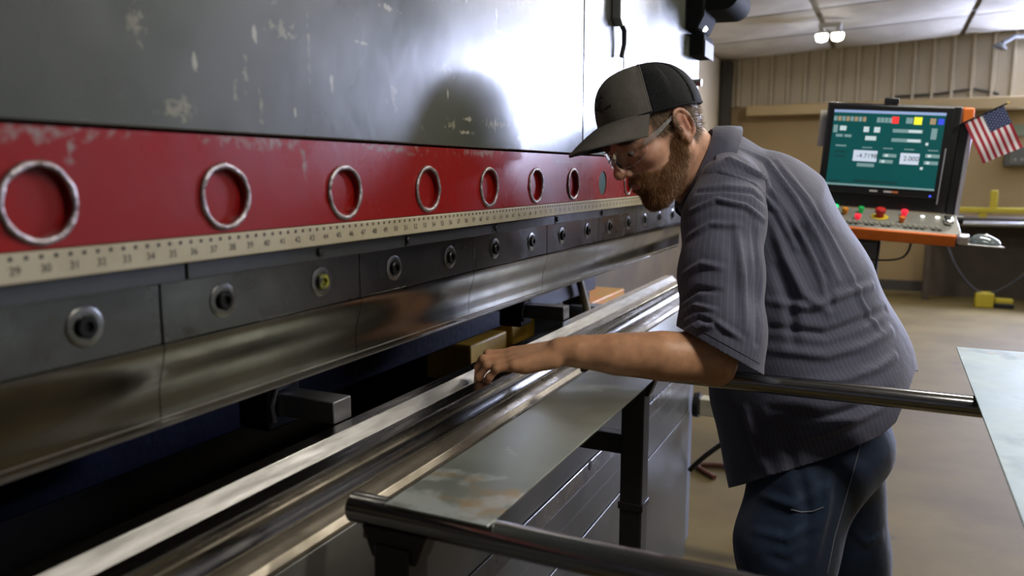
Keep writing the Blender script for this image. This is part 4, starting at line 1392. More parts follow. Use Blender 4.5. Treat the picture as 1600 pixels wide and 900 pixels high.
def hair_mask(p):
    f_, l_, u_ = p[:, 0], np.abs(p[:, 1]), p[:, 2]
    back = sstep(-0.022, -0.030, f_) * sstep(-0.040, -0.030, u_ + 0.3 * (f_ + 0.05))
    side = sstep(-0.004, 0.002, f_) * sstep(0.050, 0.042, f_) * sstep(-0.004, 0.006, u_ - 0.2 * f_) * (l_ > 0.05)
    top = sstep(0.050, 0.058, u_) * (f_ < 0.07)
    return np.maximum(np.maximum(back, side), top)


bmask = beard_mask(hv)
hmask = hair_mask(hv)
skin = np.tile(np.array([0.58, 0.320, 0.215]), (len(hv), 1))


def tint(c, w):
    w = np.clip(w, 0, 1)[:, None]
    skin[:] = skin * (1 - w) + np.array(c) * w


def blob(c, r):
    return np.exp(-(((hv - np.array(c)) / r) ** 2).sum(1))


red = (0.62, 0.24, 0.165)
tint(red, 0.6 * blob((0.122, 0, -0.02), 0.014))
for s in (-1, 1):
    tint(red, 0.55 * blob((0.078, s * 0.042, -0.012), 0.024))
    tint(red, 0.55 * blob((-0.012, s * 0.086, 0.004), 0.03))
lipm = (((hv[:, 1]) / 0.021) ** 2 + ((hv[:, 2] + 0.0560) / 0.0095) ** 2 < 1) & (hv[:, 0] > 0.09)
skin[lipm] = (0.42, 0.16, 0.12)
tint((0.20, 0.095, 0.045), 0.75 * bmask)
tint((0.13, 0.085, 0.05), 0.8 * hmask)


def make_skin_mat():
    m = bpy.data.materials.new('skin')
    m.use_nodes = True
    nt = m.node_tree
    b = nt.nodes['Principled BSDF']
    at = nd(nt, 'ShaderNodeAttribute', attribute_name='tone')
    nz = nd(nt, 'ShaderNodeTexNoise')
    nz.inputs['Scale'].default_value = 55
    nz.inputs['Detail'].default_value = 4
    tc = nd(nt, 'ShaderNodeTexCoord')
    nt.links.new(tc.outputs['Object'], nz.inputs['Vector'])
    r = nd(nt, 'ShaderNodeMapRange')
    r.inputs['From Min'].default_value = 0.3
    r.inputs['From Max'].default_value = 0.7
    r.inputs['To Min'].default_value = 0.84
    r.inputs['To Max'].default_value = 1.12
    nt.links.new(nz.outputs['Fac'], r.inputs['Value'])
    mx = nd(nt, 'ShaderNodeMix', data_type='RGBA', blend_type='MULTIPLY')
    mx.inputs[0].default_value = 1.0
    nt.links.new(at.outputs['Color'], mx.inputs[6])
    nt.links.new(r.outputs[0], mx.inputs[7])
    nt.links.new(mx.outputs[2], b.inputs['Base Color'])
    b.inputs['Roughness'].default_value = 0.46
    b.inputs['Subsurface Weight'].default_value = 0.12
    b.inputs['Subsurface Radius'].default_value = (0.010, 0.004, 0.002)
    b.inputs['Subsurface Scale'].default_value = 0.6
    nb = nd(nt, 'ShaderNodeTexNoise')
    nb.inputs['Scale'].default_value = 420
    nt.links.new(tc.outputs['Object'], nb.inputs['Vector'])
    bp = nd(nt, 'ShaderNodeBump')
    bp.inputs['Strength'].default_value = 0.12
    bp.inputs['Distance'].default_value = 0.002
    nt.links.new(nb.outputs['Fac'], bp.inputs['Height'])
    nt.links.new(bp.outputs[0], b.inputs['Normal'])
    return m


M_SKIN = make_skin_mat()


# ---- arms and hands
def hand(fd, wrist, d, n, s, curl, scale_=1.0, wr=0.024):
    """palm and five fingers; d towards the fingers, n out of the back of the hand, s towards the thumb"""
    d, n = nrm(d), nrm(n)
    n = nrm(n - d * (n @ d))
    s = nrm(s - d * (s @ d) - n * (s @ n))
    Q = lambda a, b, c: wrist + (d * a + s * b + n * c) * scale_
    for b in (-0.026, -0.009, 0.009, 0.027):
        fd.cone(Q(0.006, b * 0.62, 0.0), Q(0.080, b, 0.001), 0.0145, 0.0120, 0.008)
    fd.cone(Q(0.018, 0.016, -0.008), Q(0.052, 0.026, -0.010), 0.015, 0.013, 0.010)
    fd.cone(Q(0.015, -0.022, -0.006), Q(0.065, -0.028, -0.006), 0.013, 0.010, 0.010)
    specs = [(0.028, 0.087, (0.043, 0.026, 0.019), 0.0088), (0.0095, 0.090, (0.047, 0.029, 0.020), 0.0090), (-0.0095, 0.087, (0.043, 0.027, 0.019), 0.0086), (-0.0275, 0.079, (0.034, 0.021, 0.017), 0.0076)]
    nails = []
    for (b, a, ls, r), (c1, c2, c3, sp) in zip(specs, curl):
        p = Q(a, b, 0.002)
        fd.ell(p, (r * 1.08,) * 3, 0.005)
        ang = 0.0
        for i, (ln, bend) in enumerate(zip(ls, (c1, c2, c3))):
            ang += math.radians(bend)
            dr = nrm(d * math.cos(ang) - n * math.sin(ang) + s * math.tan(math.radians(sp)))
            q = p + dr * ln * scale_
            fd.cone(p, q, r * (1 - 0.08 * i), r * (1 - 0.08 * (i + 1)), 0.0035 if i else 0.006)
            if i < 2:
                fd.ell(q, (r * (1.03 - 0.08 * i),) * 3, 0.003)
            p, last = q, dr
        nails.append((p, last))
    # thumb from the side of the palm
    p = Q(0.022, 0.022, -0.006)
    for ln, (fa, fs, fn_), r0, r1 in ((0.042, (0.70, 0.62, -0.35), 0.0135, 0.0108), (0.030, (0.88, 0.30, -0.38), 0.0105, 0.0095), (0.022, (0.95, 0.05, -0.30), 0.0095, 0.0078)):
        q = p + nrm(d * fa + s * fs + n * fn_) * ln * scale_
        fd.cone(p, q, r0, r1, 0.006)
        p = q
    return nails


WR = K(876, 549, 1.372)
EL = K(1106, 560, 1.355)
ar = Field(K(735, 640, 1.30) - np.array([0.0, 0.01, 0.03]), np.array([K(1200, 300, 1.45)[0], K(1200, 290, 1.45)[1], 1.53]), 0.0024)
ar.cone(K(1132, 305, 1.455), K(1122, 440, 1.40), 0.054, 0.051, 0.005)
ar.cone(K(1122, 440, 1.40), EL + np.array([0.004, 0.012, 0]), 0.051, 0.043, 0.005)
ar.ell(K(1112, 566, 1.357), (0.042, 0.040, 0.040), 0.02)
ar.ell(K(1121, 580, 1.358), (0.021, 0.020, 0.024), 0.022)
ar.cone(EL, K(1035, 556, 1.350), 0.043, 0.0435, 0.005)
ar.cone(K(1035, 556, 1.350), K(960, 553, 1.357), 0.0435, 0.0365, 0.004)
ar.cone(K(960, 553, 1.357), K(905, 549, 1.366), 0.0365, 0.0290, 0.004)
ar.cone(K(905, 549, 1.366), WR, 0.0290, 0.0250, 0.004, sz=1.15)
kn = K(812, 561, 1.379)
dvec = kn - WR
curl = [(-6, 48, 22, 2), (-7, 50, 22, 0), (-5, 50, 18, -2), (0, 40, 18, 2)]
nails = hand(ar, WR, dvec, (0.10, 0.93, -0.36), (0.0, 0.10, 1.0), curl)
av, aF = ar.mesh()
av = relax(av, aF, 3, 0.5)
av2 = relax(av, aF, 45, 0.5)
wm = sstep(K(872, 0, 1.37)[0], K(925, 0, 1.37)[0], av[:, 0])[:, None]
av = av * (1 - wm) + av2 * wm

# right arm hangs on the far side of the body
rr = Field((K(1090, 300, 1.8)[0] - 0.05, K(1100, 760, 1.8)[1] - 0.12, 1.70), (K(1330, 300, 1.8)[0] + 0.02, K(1100, 280, 1.8)[1] + 0.08, 2.02), 0.004)
RS, RE, RW = K(1165, 305, 1.80), K(1262, 470, 1.88), K(1235, 620, 1.82)
rr.cone(RS, RE, 0.052, 0.044, 0.02)
rr.cone(RE, RW, 0.043, 0.026, 0.02)
hand(rr, RW, RW - RE + np.array([-0.04, 0, 0]), (0.25, 0.1, 1.0), (-1.0, -0.2, 0.2), [(15, 25, 15, 1)] * 4)
rv, rF = rr.mesh()
rv = relax(rv, rF, 1, 0.5)

# trunk and legs under the clothes
LKNEE, RKNEE = K(1222, 965, 1.545), K(1338, 965, 1.72)


def below(p, dx, z):
    w_ = to_world(p)
    w2 = w_ + np.array(list(CR)) * dx
    w2[2] = z
    return to_cam(w2)


LANK, RANK = below(LKNEE, 0.015, 0.10), below(RKNEE, 0.05, 0.10)
tr_ = Field((K(1080, 300, 1.6)[0] - 0.08, min(LANK[1], RANK[1]) - 0.12, 1.38), (K(1400, 300, 1.7)[0] + 0.02, K(1100, 250, 1.6)[1] + 0.04, 1.92), 0.010)
tr_.cone(K(1132, 290, 1.60), K(1170, 350, 1.62), 0.06, 0.105, 0.05, sz=1.45)
tr_.cone(K(1170, 350, 1.62), K(1225, 480, 1.63), 0.105, 0.125, 0.05, sz=1.3)
tr_.cone(K(1225, 480, 1.63), K(1272, 660, 1.63), 0.125, 0.125, 0.05, sz=1.15)
for hip, kn_, an in ((K(1255, 720, 1.56), LKNEE, LANK), (K(1292, 720, 1.70), RKNEE, RANK)):
    tr_.cone(hip, kn_, 0.078, 0.052, 0.03)
    tr_.cone(kn_, an, 0.052, 0.036, 0.03)
    tr_.cone(an, an + np.array([-0.13, -0.03, 0.0]), 0.034, 0.028, 0.03)
tv, tF = tr_.mesh()


def tris(F):
    return np.concatenate([F[:, [0, 1, 2]], F[:, [0, 2, 3]]])


allv, allf, allc = [], [], []
off = 0
arm_c = np.tile(np.array([0.60, 0.315, 0.175]), (len(av), 1))
# knuckles and fingertips a little redder
for p, dr in nails:
    w_ = np.exp(-(((av - p) / 0.016) ** 2).sum(1))[:, None]
    arm_c = arm_c * (1 - 0.6 * w_) + np.array([0.56, 0.22, 0.15]) * 0.6 * w_
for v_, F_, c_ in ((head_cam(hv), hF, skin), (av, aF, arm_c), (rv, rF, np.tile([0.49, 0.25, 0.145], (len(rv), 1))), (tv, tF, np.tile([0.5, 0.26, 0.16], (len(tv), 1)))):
    allv.append(v_)
    allf.append(F_ + off)
    allc.append(np.concatenate([c_, np.ones((len(c_), 1))], 1))
    off += len(v_)
person = thing('person', 'bearded person in grey work shirt, jeans, cap and clear glasses leaning over the die', 'person', tuple(to_world(below(K(1272, 660, 1.63), 0, 0.0))))
body = link('body', np_mesh('body', to_world(np.concatenate(allv)), np.concatenate(allf), {'tone': ('FLOAT_COLOR', np.concatenate(allc))}), M_SKIN, person)


def head_w(p):
    return Vector(to_world(head_cam(p)).tolist())


# ---- hair and beard strands, rooted on the skin
def strands(name, mask, count, ln, wid, col_a, col_b, dirfun, seed, roughness=0.5, parent=person):
    rng = np.random.default_rng(seed)
    fm = mask[hF].mean(1)
    area = np.linalg.norm(np.cross(hv[hF[:, 2]] - hv[hF[:, 0]], hv[hF[:, 3]] - hv[hF[:, 1]]), axis=1)
    p = fm * area
    fi = rng.choice(len(hF), count, p=p / p.sum())
    uv = rng.random((count, 2))
    a, b, c, d = [hv[hF[fi, i]] for i in range(4)]
    root = (a * (1 - uv[:, :1]) + b * uv[:, :1]) * (1 - uv[:, 1:]) + (d * (1 - uv[:, :1]) + c * uv[:, :1]) * uv[:, 1:]
    na = hn[hF[fi, 0]]
    ctr = np.array([0.01, 0, -0.01])
    na = np.where(((root - ctr) * na).sum(1)[:, None] < 0, -na, na)
    dr = dirfun(root, na) + rng.normal(0, 0.22, (count, 3))
    dr /= np.linalg.norm(dr, axis=1)[:, None]
    L_ = (ln[0] + (ln[1] - ln[0]) * rng.random(count))[:, None]
    mid = root + dr * L_ * 0.5 + na * L_ * 0.10
    tip = root + dr * L_ + na * L_ * 0.02 + rng.normal(0, 0.12, (count, 3)) * L_
    side = np.cross(dr, na)
    side /= np.linalg.norm(side, axis=1)[:, None] + 1e-9
    V = np.stack([root - na * 0.001 - side * wid, root - na * 0.001 + side * wid, mid - side * wid * 0.8, mid + side * wid * 0.8, tip], 1).reshape(-1, 3)
    base = np.arange(count)[:, None] * 5
    T = np.concatenate([base + np.array([0, 1, 3]), base + np.array([0, 3, 2]), base + np.array([2, 3, 4])])
    mixv = rng.random(count)[:, None]
    colr = np.array(col_a) * (1 - mixv) + np.array(col_b) * mixv
    colr = np.concatenate([np.repeat(colr, 5, 0), np.ones((count * 5, 1))], 1)
    me = bpy.data.meshes.new(name)
    me.from_pydata(to_world(head_cam(V)).tolist(), [], T.tolist())
    at = me.attributes.new('tone', 'FLOAT_COLOR', 'POINT')
    at.data.foreach_set('color', colr.astype(np.float32).ravel())
    me.update()
    m = MATS.get('hair')
    if m is None:
        m = bpy.data.materials.new('hair')
        m.use_nodes = True
        b_ = m.node_tree.nodes['Principled BSDF']
        an = nd(m.node_tree, 'ShaderNodeAttribute', attribute_name='tone')
        m.node_tree.links.new(an.outputs['Color'], b_.inputs['Base Color'])
        b_.inputs['Roughness'].default_value = 0.5
        MATS['hair'] = m
    o_ = link(name, me, m, parent)
    o_['kind'] = 'stuff'
    return o_


strands('beard', bmask, 24000, (0.004, 0.011), 0.00032, (0.15, 0.065, 0.026), (0.34, 0.17, 0.07), lambda r, n_: n_ * 0.45 + np.array([0.18, 0, -0.85]), 1)
strands('hair', hmask, 15000, (0.008, 0.016), 0.0003, (0.10, 0.062, 0.032), (0.20, 0.13, 0.075), lambda r, n_: n_ * 0.35 + np.array([-0.35, 0, -0.8]), 2)
brow = np.exp(-((np.abs(hv[:, 1]) - 0.033) / 0.019) ** 4) * np.exp(-((hv[:, 2] - 0.0335 + 0.12 * (np.abs(hv[:, 1]) - 0.03)) / 0.0042) ** 2) * (hv[:, 0] > 0.05)
strands('eyebrows', brow * (brow > 0.1), 1600, (0.006, 0.010), 0.0003, (0.11, 0.06, 0.03), (0.17, 0.10, 0.05), lambda r, n_: n_ * 0.3 + np.stack([np.full(len(r), -0.3), np.sign(r[:, 1]) * 0.9, np.full(len(r), 0.1)], 1), 3)

# eyes looking down at the work
M_EYE = mat('eye_white', (0.62, 0.58, 0.55), 0.15)
M_IRIS = mat('iris', (0.05, 0.04, 0.03), 0.1)
for s in (-1, 1):
    c_ = np.array([0.0868, s * 0.032, 0.0100])
    e = MB()
    NA, NB = 16, 10
    for j in range(NB + 1):
        ph = PI * j / NB
        for i in range(NA):
            a = 2 * PI * i / NA
            e.v.append(tuple(head_w(c_ + 0.0112 * np.array([math.cos(ph), math.sin(ph) * math.cos(a), math.sin(ph) * math.sin(a)]))))
    for j in range(NB):
        for i in range(NA):
            e.f.append((j * NA + i, j * NA + (i + 1) % NA, (j + 1) * NA + (i + 1) % NA, (j + 1) * NA + i))
    eye = e.build('eye', M_EYE, person, smooth=80)
    ic = c_ + 0.0113 * nrm(np.array([0.93, 0.0, -0.36]))
    ir = MB().lathe([(0.0048, -0.001), (0.0045, 0.0002), (0.0, 0.0009)], head_w(ic), head_w(ic + np.array([0.93, 0, -0.36])) - head_w(ic), 16)
    ir.build('iris', M_IRIS, eye, smooth=80)

# ---- cap
CT = math.radians(18)            # brim end sits a little high
cf_, cu_ = np.array([math.cos(CT), 0, math.sin(CT)]), np.array([-math.sin(CT), 0, math.cos(CT)])
C0 = np.array([-0.008, 0, 0.047])


def cap_pt(a, e, grow=0.0):
    """azimuth from the front, elevation"""
    ca, sa = math.cos(a), math.sin(a)
    rx = (0.113 if ca > 0 else 0.110) + grow
    ry = 0.088 + grow
    ce = max(math.cos(e), 0.0) ** (0.62 if ca > 0 else 0.80)
    hgt = (0.104 + grow) * math.sin(e) ** (0.95)
    x = rx * ca * ce
    y = ry * sa * ce
    x += 0.006 * math.sin(2 * e) * max(ca, 0) ** 2
    return C0 + cf_ * x + np.array([0, 1.0, 0]) * y + cu_ * (hgt - 0.006)


def cap_patch(name, m, a0, a1, e0, e1, na, ne, grow=0.0, parent=None, th=0.0025):
    b = MB()
    for j in range(ne + 1):
        for i in range(na + 1):
            a = a0 + (a1 - a0) * i / na
            e = e0 + (e1 - e0) * j / ne
            # slight pinch along the six seams
            g = grow - 0.0012 * math.exp(-((math.degrees(a) % 60) / 5.0) ** 2) - 0.0012 * math.exp(-((60 - math.degrees(a) % 60) / 5.0) ** 2)
            b.v.append(tuple(head_w(cap_pt(a, e, g))))
    for j in range(ne):
        for i in range(na):
            q = j * (na + 1) + i
            b.f.append((q, q + 1, q + na + 2, q + na + 1))
    o_ = b.build(name, m, parent, smooth=50)
    so = o_.modifiers.new('solid', 'SOLIDIFY')
    so.thickness = th
    so.offset = 0
    return o_


M_TAUPE = mat('taupe_cap_cloth', (0.125, 0.112, 0.098), 0.85, color2=(0.105, 0.094, 0.082), scale=60, bump=0.25, bscale=500)
M_MESH = mat('black_cap_mesh', (0.006, 0.0065, 0.008), 0.8, color2=(0.014, 0.015, 0.017), scale=420, lo=0.45, hi=0.55, bump=0.4, bscale=700, spec=0.2)
M_LINING = mat('dark_brim_lining', (0.040, 0.040, 0.038), 0.8)
cap = MB()
cap_o = cap_patch('cap', M_TAUPE, math.radians(-66), math.radians(66), 0.0, PI / 2 - 0.01, 44, 24, 0.0, person)
cap_o['label'] = 'taupe front panel of a two-tone trucker cap'
for a0, a1 in ((66, 120), (120, 180), (180, 240), (240, 294)):
    cap_patch('mesh_panel', M_MESH, math.radians(a0), math.radians(a1), 0.0, PI / 2 - 0.01, 18, 24, 0.0, cap_o)
for a in (66, 120, 180, 240, 294):
    MB().tube([head_w(cap_pt(math.radians(a), e_ * (PI / 2 - 0.02) / 16, 0.0008)) for e_ in range(17)], 0.0013, 6).build('seam', M_MESH if a not in (66, 294) else mat('grey_piping', (0.16, 0.15, 0.14), 0.8), cap_o, smooth=60)
MB().tube([head_w(cap_pt(2 * PI * k / 48, 0.02, 0.0005)) for k in range(49)], 0.0022, 6).build('sweatband', M_MESH, cap_o, smooth=60)
MB().lathe([(0.0075, 0), (0.0065, 0.003), (0.0, 0.0045)], head_w(cap_pt(0, PI / 2)), head_w(C0 + cu_) - head_w(C0), 14).build('top_button', M_TAUPE, cap_o)
# brim
NBX, NBT = 32, 10


def brim_pt(s, t_, dz=0.0):
    a = s * math.radians(64)
    base = cap_pt(a, 0.03, 0.001)
    ln = 0.080 * (1 - 0.80 * abs(s) ** 2.4)
    side = 1.0 + 0.10 * t_ * (1 - abs(s))
    drop = (0.030 * t_ + 0.012 * t_ * t_) * (1 - 0.3 * abs(s)) + 0.014 * abs(s) ** 2 * t_ ** 0.7
    p = base + cf_ * (ln * t_) - cu_ * (drop - dz)
    p[1] = base[1] * side
    return p


def brim(name, m, z0, z1, parent):
    b = MB()
    for dz in (z0, z1):
        for j in range(NBT + 1):
            for i in range(NBX + 1):
                b.v.append(tuple(head_w(brim_pt(-1 + 2 * i / NBX, j / NBT, dz))))
    q = (NBX + 1) * (NBT + 1)
    for j in range(NBT):
        for i in range(NBX):
            a = j * (NBX + 1) + i
            b.f += [(a, a + 1, a + NBX + 2, a + NBX + 1), (q + a, q + a + NBX + 1, q + a + NBX + 2, q + a + 1)]
    edge = [j * (NBX + 1) for j in range(NBT + 1)] + [NBT * (NBX + 1) + i for i in range(1, NBX + 1)] + [j * (NBX + 1) + NBX for j in range(NBT - 1, -1, -1)] + [i for i in range(NBX - 1, 0, -1)]
    for a, c_ in zip(edge, edge[1:] + edge[:1]):
        b.f.append((a, c_, q + c_, q + a))
    return b.build(name, m, parent, smooth=50)


brim('brim', M_TAUPE, 0.0, 0.0022, cap_o)
brim('brim_lining', M_LINING, -0.0022, -0.0001, cap_o)
# dark stitched emblem on the front
for (a0, a1, e0, e1) in ((0, 6, 0.30, 0.62), (6, 11, 0.26, 0.36), (6, 10, 0.44, 0.52), (6, 12, 0.56, 0.62), (-8, 0, 0.34, 0.42), (-6, 0, 0.52, 0.60), (13, 19, 0.30, 0.33), (18, 26, 0.32, 0.35)):
    cap_patch('emblem', mat('black_thread', (0.02, 0.02, 0.02), 0.7), math.radians(a0), math.radians(a1), e0, e1, 8, 4, 0.0022, cap_o, 0.001)

# ---- clear safety glasses


def clear_mat(name, tintc, gloss):
    m = bpy.data.materials.new(name)
    m.use_nodes = True
    nt = m.node_tree
    nt.nodes.remove(nt.nodes['Principled BSDF'])
    out = nt.nodes['Material Output']
    tb = nd(nt, 'ShaderNodeBsdfTransparent')
    tb.inputs['Color'].default_value = (*tintc, 1)
    gb_ = nd(nt, 'ShaderNodeBsdfGlossy')
    gb_.inputs['Roughness'].default_value = 0.03
    fr = nd(nt, 'ShaderNodeFresnel')
    fr.inputs['IOR'].default_value = gloss
    mxs = nd(nt, 'ShaderNodeMixShader')
    nt.links.new(fr.outputs[0], mxs.inputs[0])
    nt.links.new(tb.outputs[0], mxs.inputs[1])
    nt.links.new(gb_.outputs[0], mxs.inputs[2])
    nt.links.new(mxs.outputs[0], out.inputs['Surface'])
    return m


M_LENS = clear_mat('clear_lens', (0.93, 0.94, 0.95), 1.5)
M_FRM = mat('clear_plastic_frame', (0.85, 0.84, 0.83), 0.08, trans=0.8, ior=1.35)


def lens_pt(l_, u_):
    return np.array([0.1215 - 9.5 * l_ * l_ * (1 + 30 * l_ * l_) - 2.0 * (u_ - 0.008) ** 2, l_, u_])


gfr = MB()
loops = []
for s in (-1, 1):
    rim = []
    for k in range(28):
        a = 2 * PI * k / 28
        c_, s_ = math.cos(a), math.sin(a)
        r = (abs(c_) ** 2.6 + abs(s_) ** 2.6) ** (-1 / 2.6)
        l_ = s * (0.0375 + 0.0285 * r * c_)
        u_ = 0.0075 + 0.0205 * r * s_ * (1 - 0.10 * c_)
        rim.append((l_, u_))
    loops.append(rim)
glasses = MB().tube([head_w(lens_pt(l_, 0.012 + 0.003 * (1 - (l_ / 0.011) ** 2)) + np.array([0.001, 0, 0])) for l_ in np.linspace(-0.011, 0.011, 7)], 0.0020, 8).build('safety_glasses', M_FRM, person, smooth=60)
for s, rim in zip((-1, 1), loops):
    lb = MB()
    NR = 6
    cl = np.array([s * 0.0375, 0.0075])
    for j in range(1, NR + 1):
        for l_, u_ in rim:
            q = cl + (np.array([l_, u_]) - cl) * j / NR
            lb.v.append(tuple(head_w(lens_pt(q[0], q[1]))))
    lb.v.append(tuple(head_w(lens_pt(*cl))))
    for k in range(28):
        lb.f.append((len(lb.v) - 1, k, (k + 1) % 28))
        for j in range(NR - 1):
            a, b = j * 28 + k, j * 28 + (k + 1) % 28
            lb.f.append((a, a + 28, b + 28, b))
    lb.build('lens', M_LENS, glasses, smooth=80)
    MB().tube([head_w(lens_pt(*rim[k % 28])) for k in range(29)], 0.0006, 6).build('lens_rim', M_FRM, glasses, smooth=60)
    p0 = lens_pt(s * 0.0655, 0.016)
    tp = [p0, p0 + np.array([-0.012, s * 0.0075, 0.001]), np.array([0.045, s * 0.0800, 0.0195]), np.array([0.012, s * 0.0815, 0.0260]), np.array([-0.008, s * 0.0825, 0.030])]
    tb_ = MB()
    up = np.array([0.0, 0.0, 1.0])
    for i, p in enumerate(tp):
        hh = (0.0048, 0.0055, 0.0048, 0.0034, 0.0030)[i]
        for dy, dz in ((-1, -1), (1, -1), (1, 1), (-1, 1)):
            tb_.v.append(tuple(head_w(p + np.array([0, 0.0011 * dy, hh * dz]))))
    for i in range(len(tp) - 1):
        for k in range(4):
            a, b = i * 4 + k, i * 4 + (k + 1) % 4
            tb_.f.append((a, b, b + 4, a + 4))
    tb_.f += [(0, 1, 2, 3), tuple(len(tb_.v) - 4 + k for k in range(4))]
    tb_.build('temple', M_FRM, glasses, bevel=0.0008)

# ---- shirt
sh_ = Field((K(1080, 300, 1.6)[0] - 0.10, K(1200, 800, 1.63)[1], 1.38), (K(1430, 300, 1.7)[0] + 0.03, K(1100, 215, 1.6)[1] + 0.03, 1.92), 0.0048)
TC = [(K(1136, 272, 1.60), 0.066, 1.5), (K(1182, 338, 1.62), 0.128, 1.32), (K(1222, 450, 1.63), 0.164, 1.10), (K(1262, 580, 1.63), 0.188, 0.98), (K(1272, 650, 1.63), 0.182, 1.0), (K(1262, 725, 1.62), 0.150, 1.1), (K(1256, 800, 1.61), 0.142, 1.1)]
for (a, ra, sa), (b, rb_, sb_) in zip(TC[:-1], TC[1:]):
    sh_.cone(a, b, ra, rb_, 0.05, sz=(sa + sb_) / 2)
sh_.cone(K(1140, 292, 1.46), K(1120, 262, 1.58), 0.060, 0.060, 0.04)
sh_.cone(K(1162, 300, 1.79), K(1125, 262, 1.60), 0.060, 0.060, 0.04)
shv, shF = sh_.mesh()
shv = relax(shv, shF, 4, 0.5)
sl_ = Field((K(1050, 300, 1.4)[0] - 0.02, K(1100, 660, 1.36)[1], 1.25), (K(1215, 300, 1.45)[0] + 0.02, K(1100, 240, 1.46)[1] + 0.02, 1.56), 0.0040)
SC = [(K(1140, 297, 1.47), 0.064), (K(1131, 345, 1.435), 0.0695), (K(1126, 430, 1.395), 0.0690), (K(1126, 520, 1.362), 0.0695), (K(1127, 660, 1.335), 0.0715)]
for (a, ra), (b, rb_) in zip(SC[:-1], SC[1:]):
    sl_.cone(a, b, ra, rb_, 0.03)
slv, slF = sl_.mesh()
slv = relax(slv, slF, 3, 0.5)
r2 = Field((K(1120, 300, 1.8)[0] - 0.08, K(1100, 620, 1.85)[1], 1.68), (K(1330, 300, 1.85)[0] + 0.06, K(1100, 240, 1.8)[1] + 0.05, 2.02), 0.006)
r2.cone(K(1160, 300, 1.78), RS + np.array([0, -0.02, 0]), 0.064, 0.068, 0.03)
r2.cone(RS + np.array([0, -0.02, 0]), RE + (RE - RS) * 0.2, 0.068, 0.072, 0.03)
r2v, r2F = r2.mesh()
r2v = relax(r2v, r2F, 2, 0.5)


def proj(v):
    return 800 + FPX * v[:, 0] / v[:, 2], 450 - FPX * v[:, 1] / v[:, 2]


def bvh_of(v, F):
    return BVHTree.FromPolygons([tuple(p) for p in v], [tuple(int(i) for i in f) for f in F])


def trace(bv, pts, n=24):
    """points of a fold drawn over the garment, dropped onto its surface"""
    out = []
    for (x0, y0), (x1, y1) in zip(pts[:-1], pts[1:]):
        for k in range(n):
            t = k / n
            d = nrm(K(x0 + (x1 - x0) * t, y0 + (y1 - y0) * t, 1.0))
            loc, no, ix, ds = bv.ray_cast(Vector((0, 0, 0)), Vector(d.tolist()))
            if loc is not None:
                out.append((loc.x, loc.y, loc.z))
    return np.array(out)


def folds(v, F, lst):
    bv = bvh_of(v, F)
    nn = vnormals(v, F)
    ctr = v.mean(0)
    if ((v - ctr) * nn).sum() < 0:
        nn = -nn
    disp = np.zeros(len(v))
    for pts, amp, wid in lst:
        wid *= 0.8
        L_ = trace(bv, pts)
        if len(L_) < 2:
            continue
        near = np.where(((v > L_.min(0) - 4 * wid) & (v < L_.max(0) + 4 * wid)).all(1))[0]
        if not len(near):
            continue
        d2 = ((v[near][:, None, :] - L_[None]) ** 2).sum(2)
        j = d2.argmin(1)
        dm = np.sqrt(d2.min(1))
        tpos = j / max(len(L_) - 1, 1)
        fade = np.sin(np.clip(tpos, 0.04, 0.96) * PI) ** 0.5
        disp[near] += 2.3 * amp * fade * (np.exp(-(dm / wid) ** 2) - 0.45 * np.exp(-(dm / (2.1 * wid)) ** 2))
    return v + nn * disp[:, None]


def crumple(v, F, amp, sc_, seed, st=(1, 1, 1)):
    nn = vnormals(v, F)
    out = np.array([mnoise.noise(Vector((p[0] * sc_ * st[0] + seed, p[1] * sc_ * st[1], p[2] * sc_ * st[2]))) for p in v])
    return v + nn * (amp * out)[:, None]


shirt_folds = [
    ([(1150, 228), (1200, 252), (1245, 312), (1285, 385), (1310, 440)], 0.006, 0.009),
    ([(1140, 246), (1190, 276), (1236, 335), (1272, 405), (1292, 460)], 0.007, 0.010),
    ([(1128, 268), (1175, 288), (1215, 330), (1245, 390)], 0.007, 0.009),
    ([(1160, 262), (1210, 296), (1255, 360), (1290, 430), (1305, 500)], -0.005, 0.008),
    ([(1215, 250), (1262, 310), (1300, 375), (1335, 440)], 0.004, 0.009),
    ([(1205, 340), (1225, 400), (1255, 460), (1300, 490)], 0.006, 0.012),
    ([(1200, 470), (1262, 480), (1330, 455), (1365, 445)], 0.006, 0.010),
    ([(1205, 512), (1290, 522), (1350, 500), (1385, 482)], -0.006, 0.010),
    ([(1200, 545), (1290, 556), (1350, 540), (1395, 515)], 0.006, 0.012),
    ([(1250, 600), (1320, 592), (1370, 575), (1400, 555)], 0.006, 0.011),
    ([(1205, 640), (1280, 655), (1340, 640), (1395, 615)], -0.006, 0.014),
    ([(1230, 690), (1290, 675), (1345, 650), (1385, 632)], 0.006, 0.012),
    ([(1165, 640), (1180, 690), (1200, 740)], 0.006, 0.012),
    ([(1215, 420), (1235, 470), (1240, 540)], -0.006, 0.014),
    ([(1225, 660), (1235, 700), (1240, 740)], -0.005, 0.014),
    ([(1330, 430), (1350, 480), (1378, 520)], 0.004, 0.008),
]
shv = crumple(shv, shF, 0.006, 9.0, 3.1, (1, 0.6, 1))
shv = folds(shv, shF, shirt_folds)
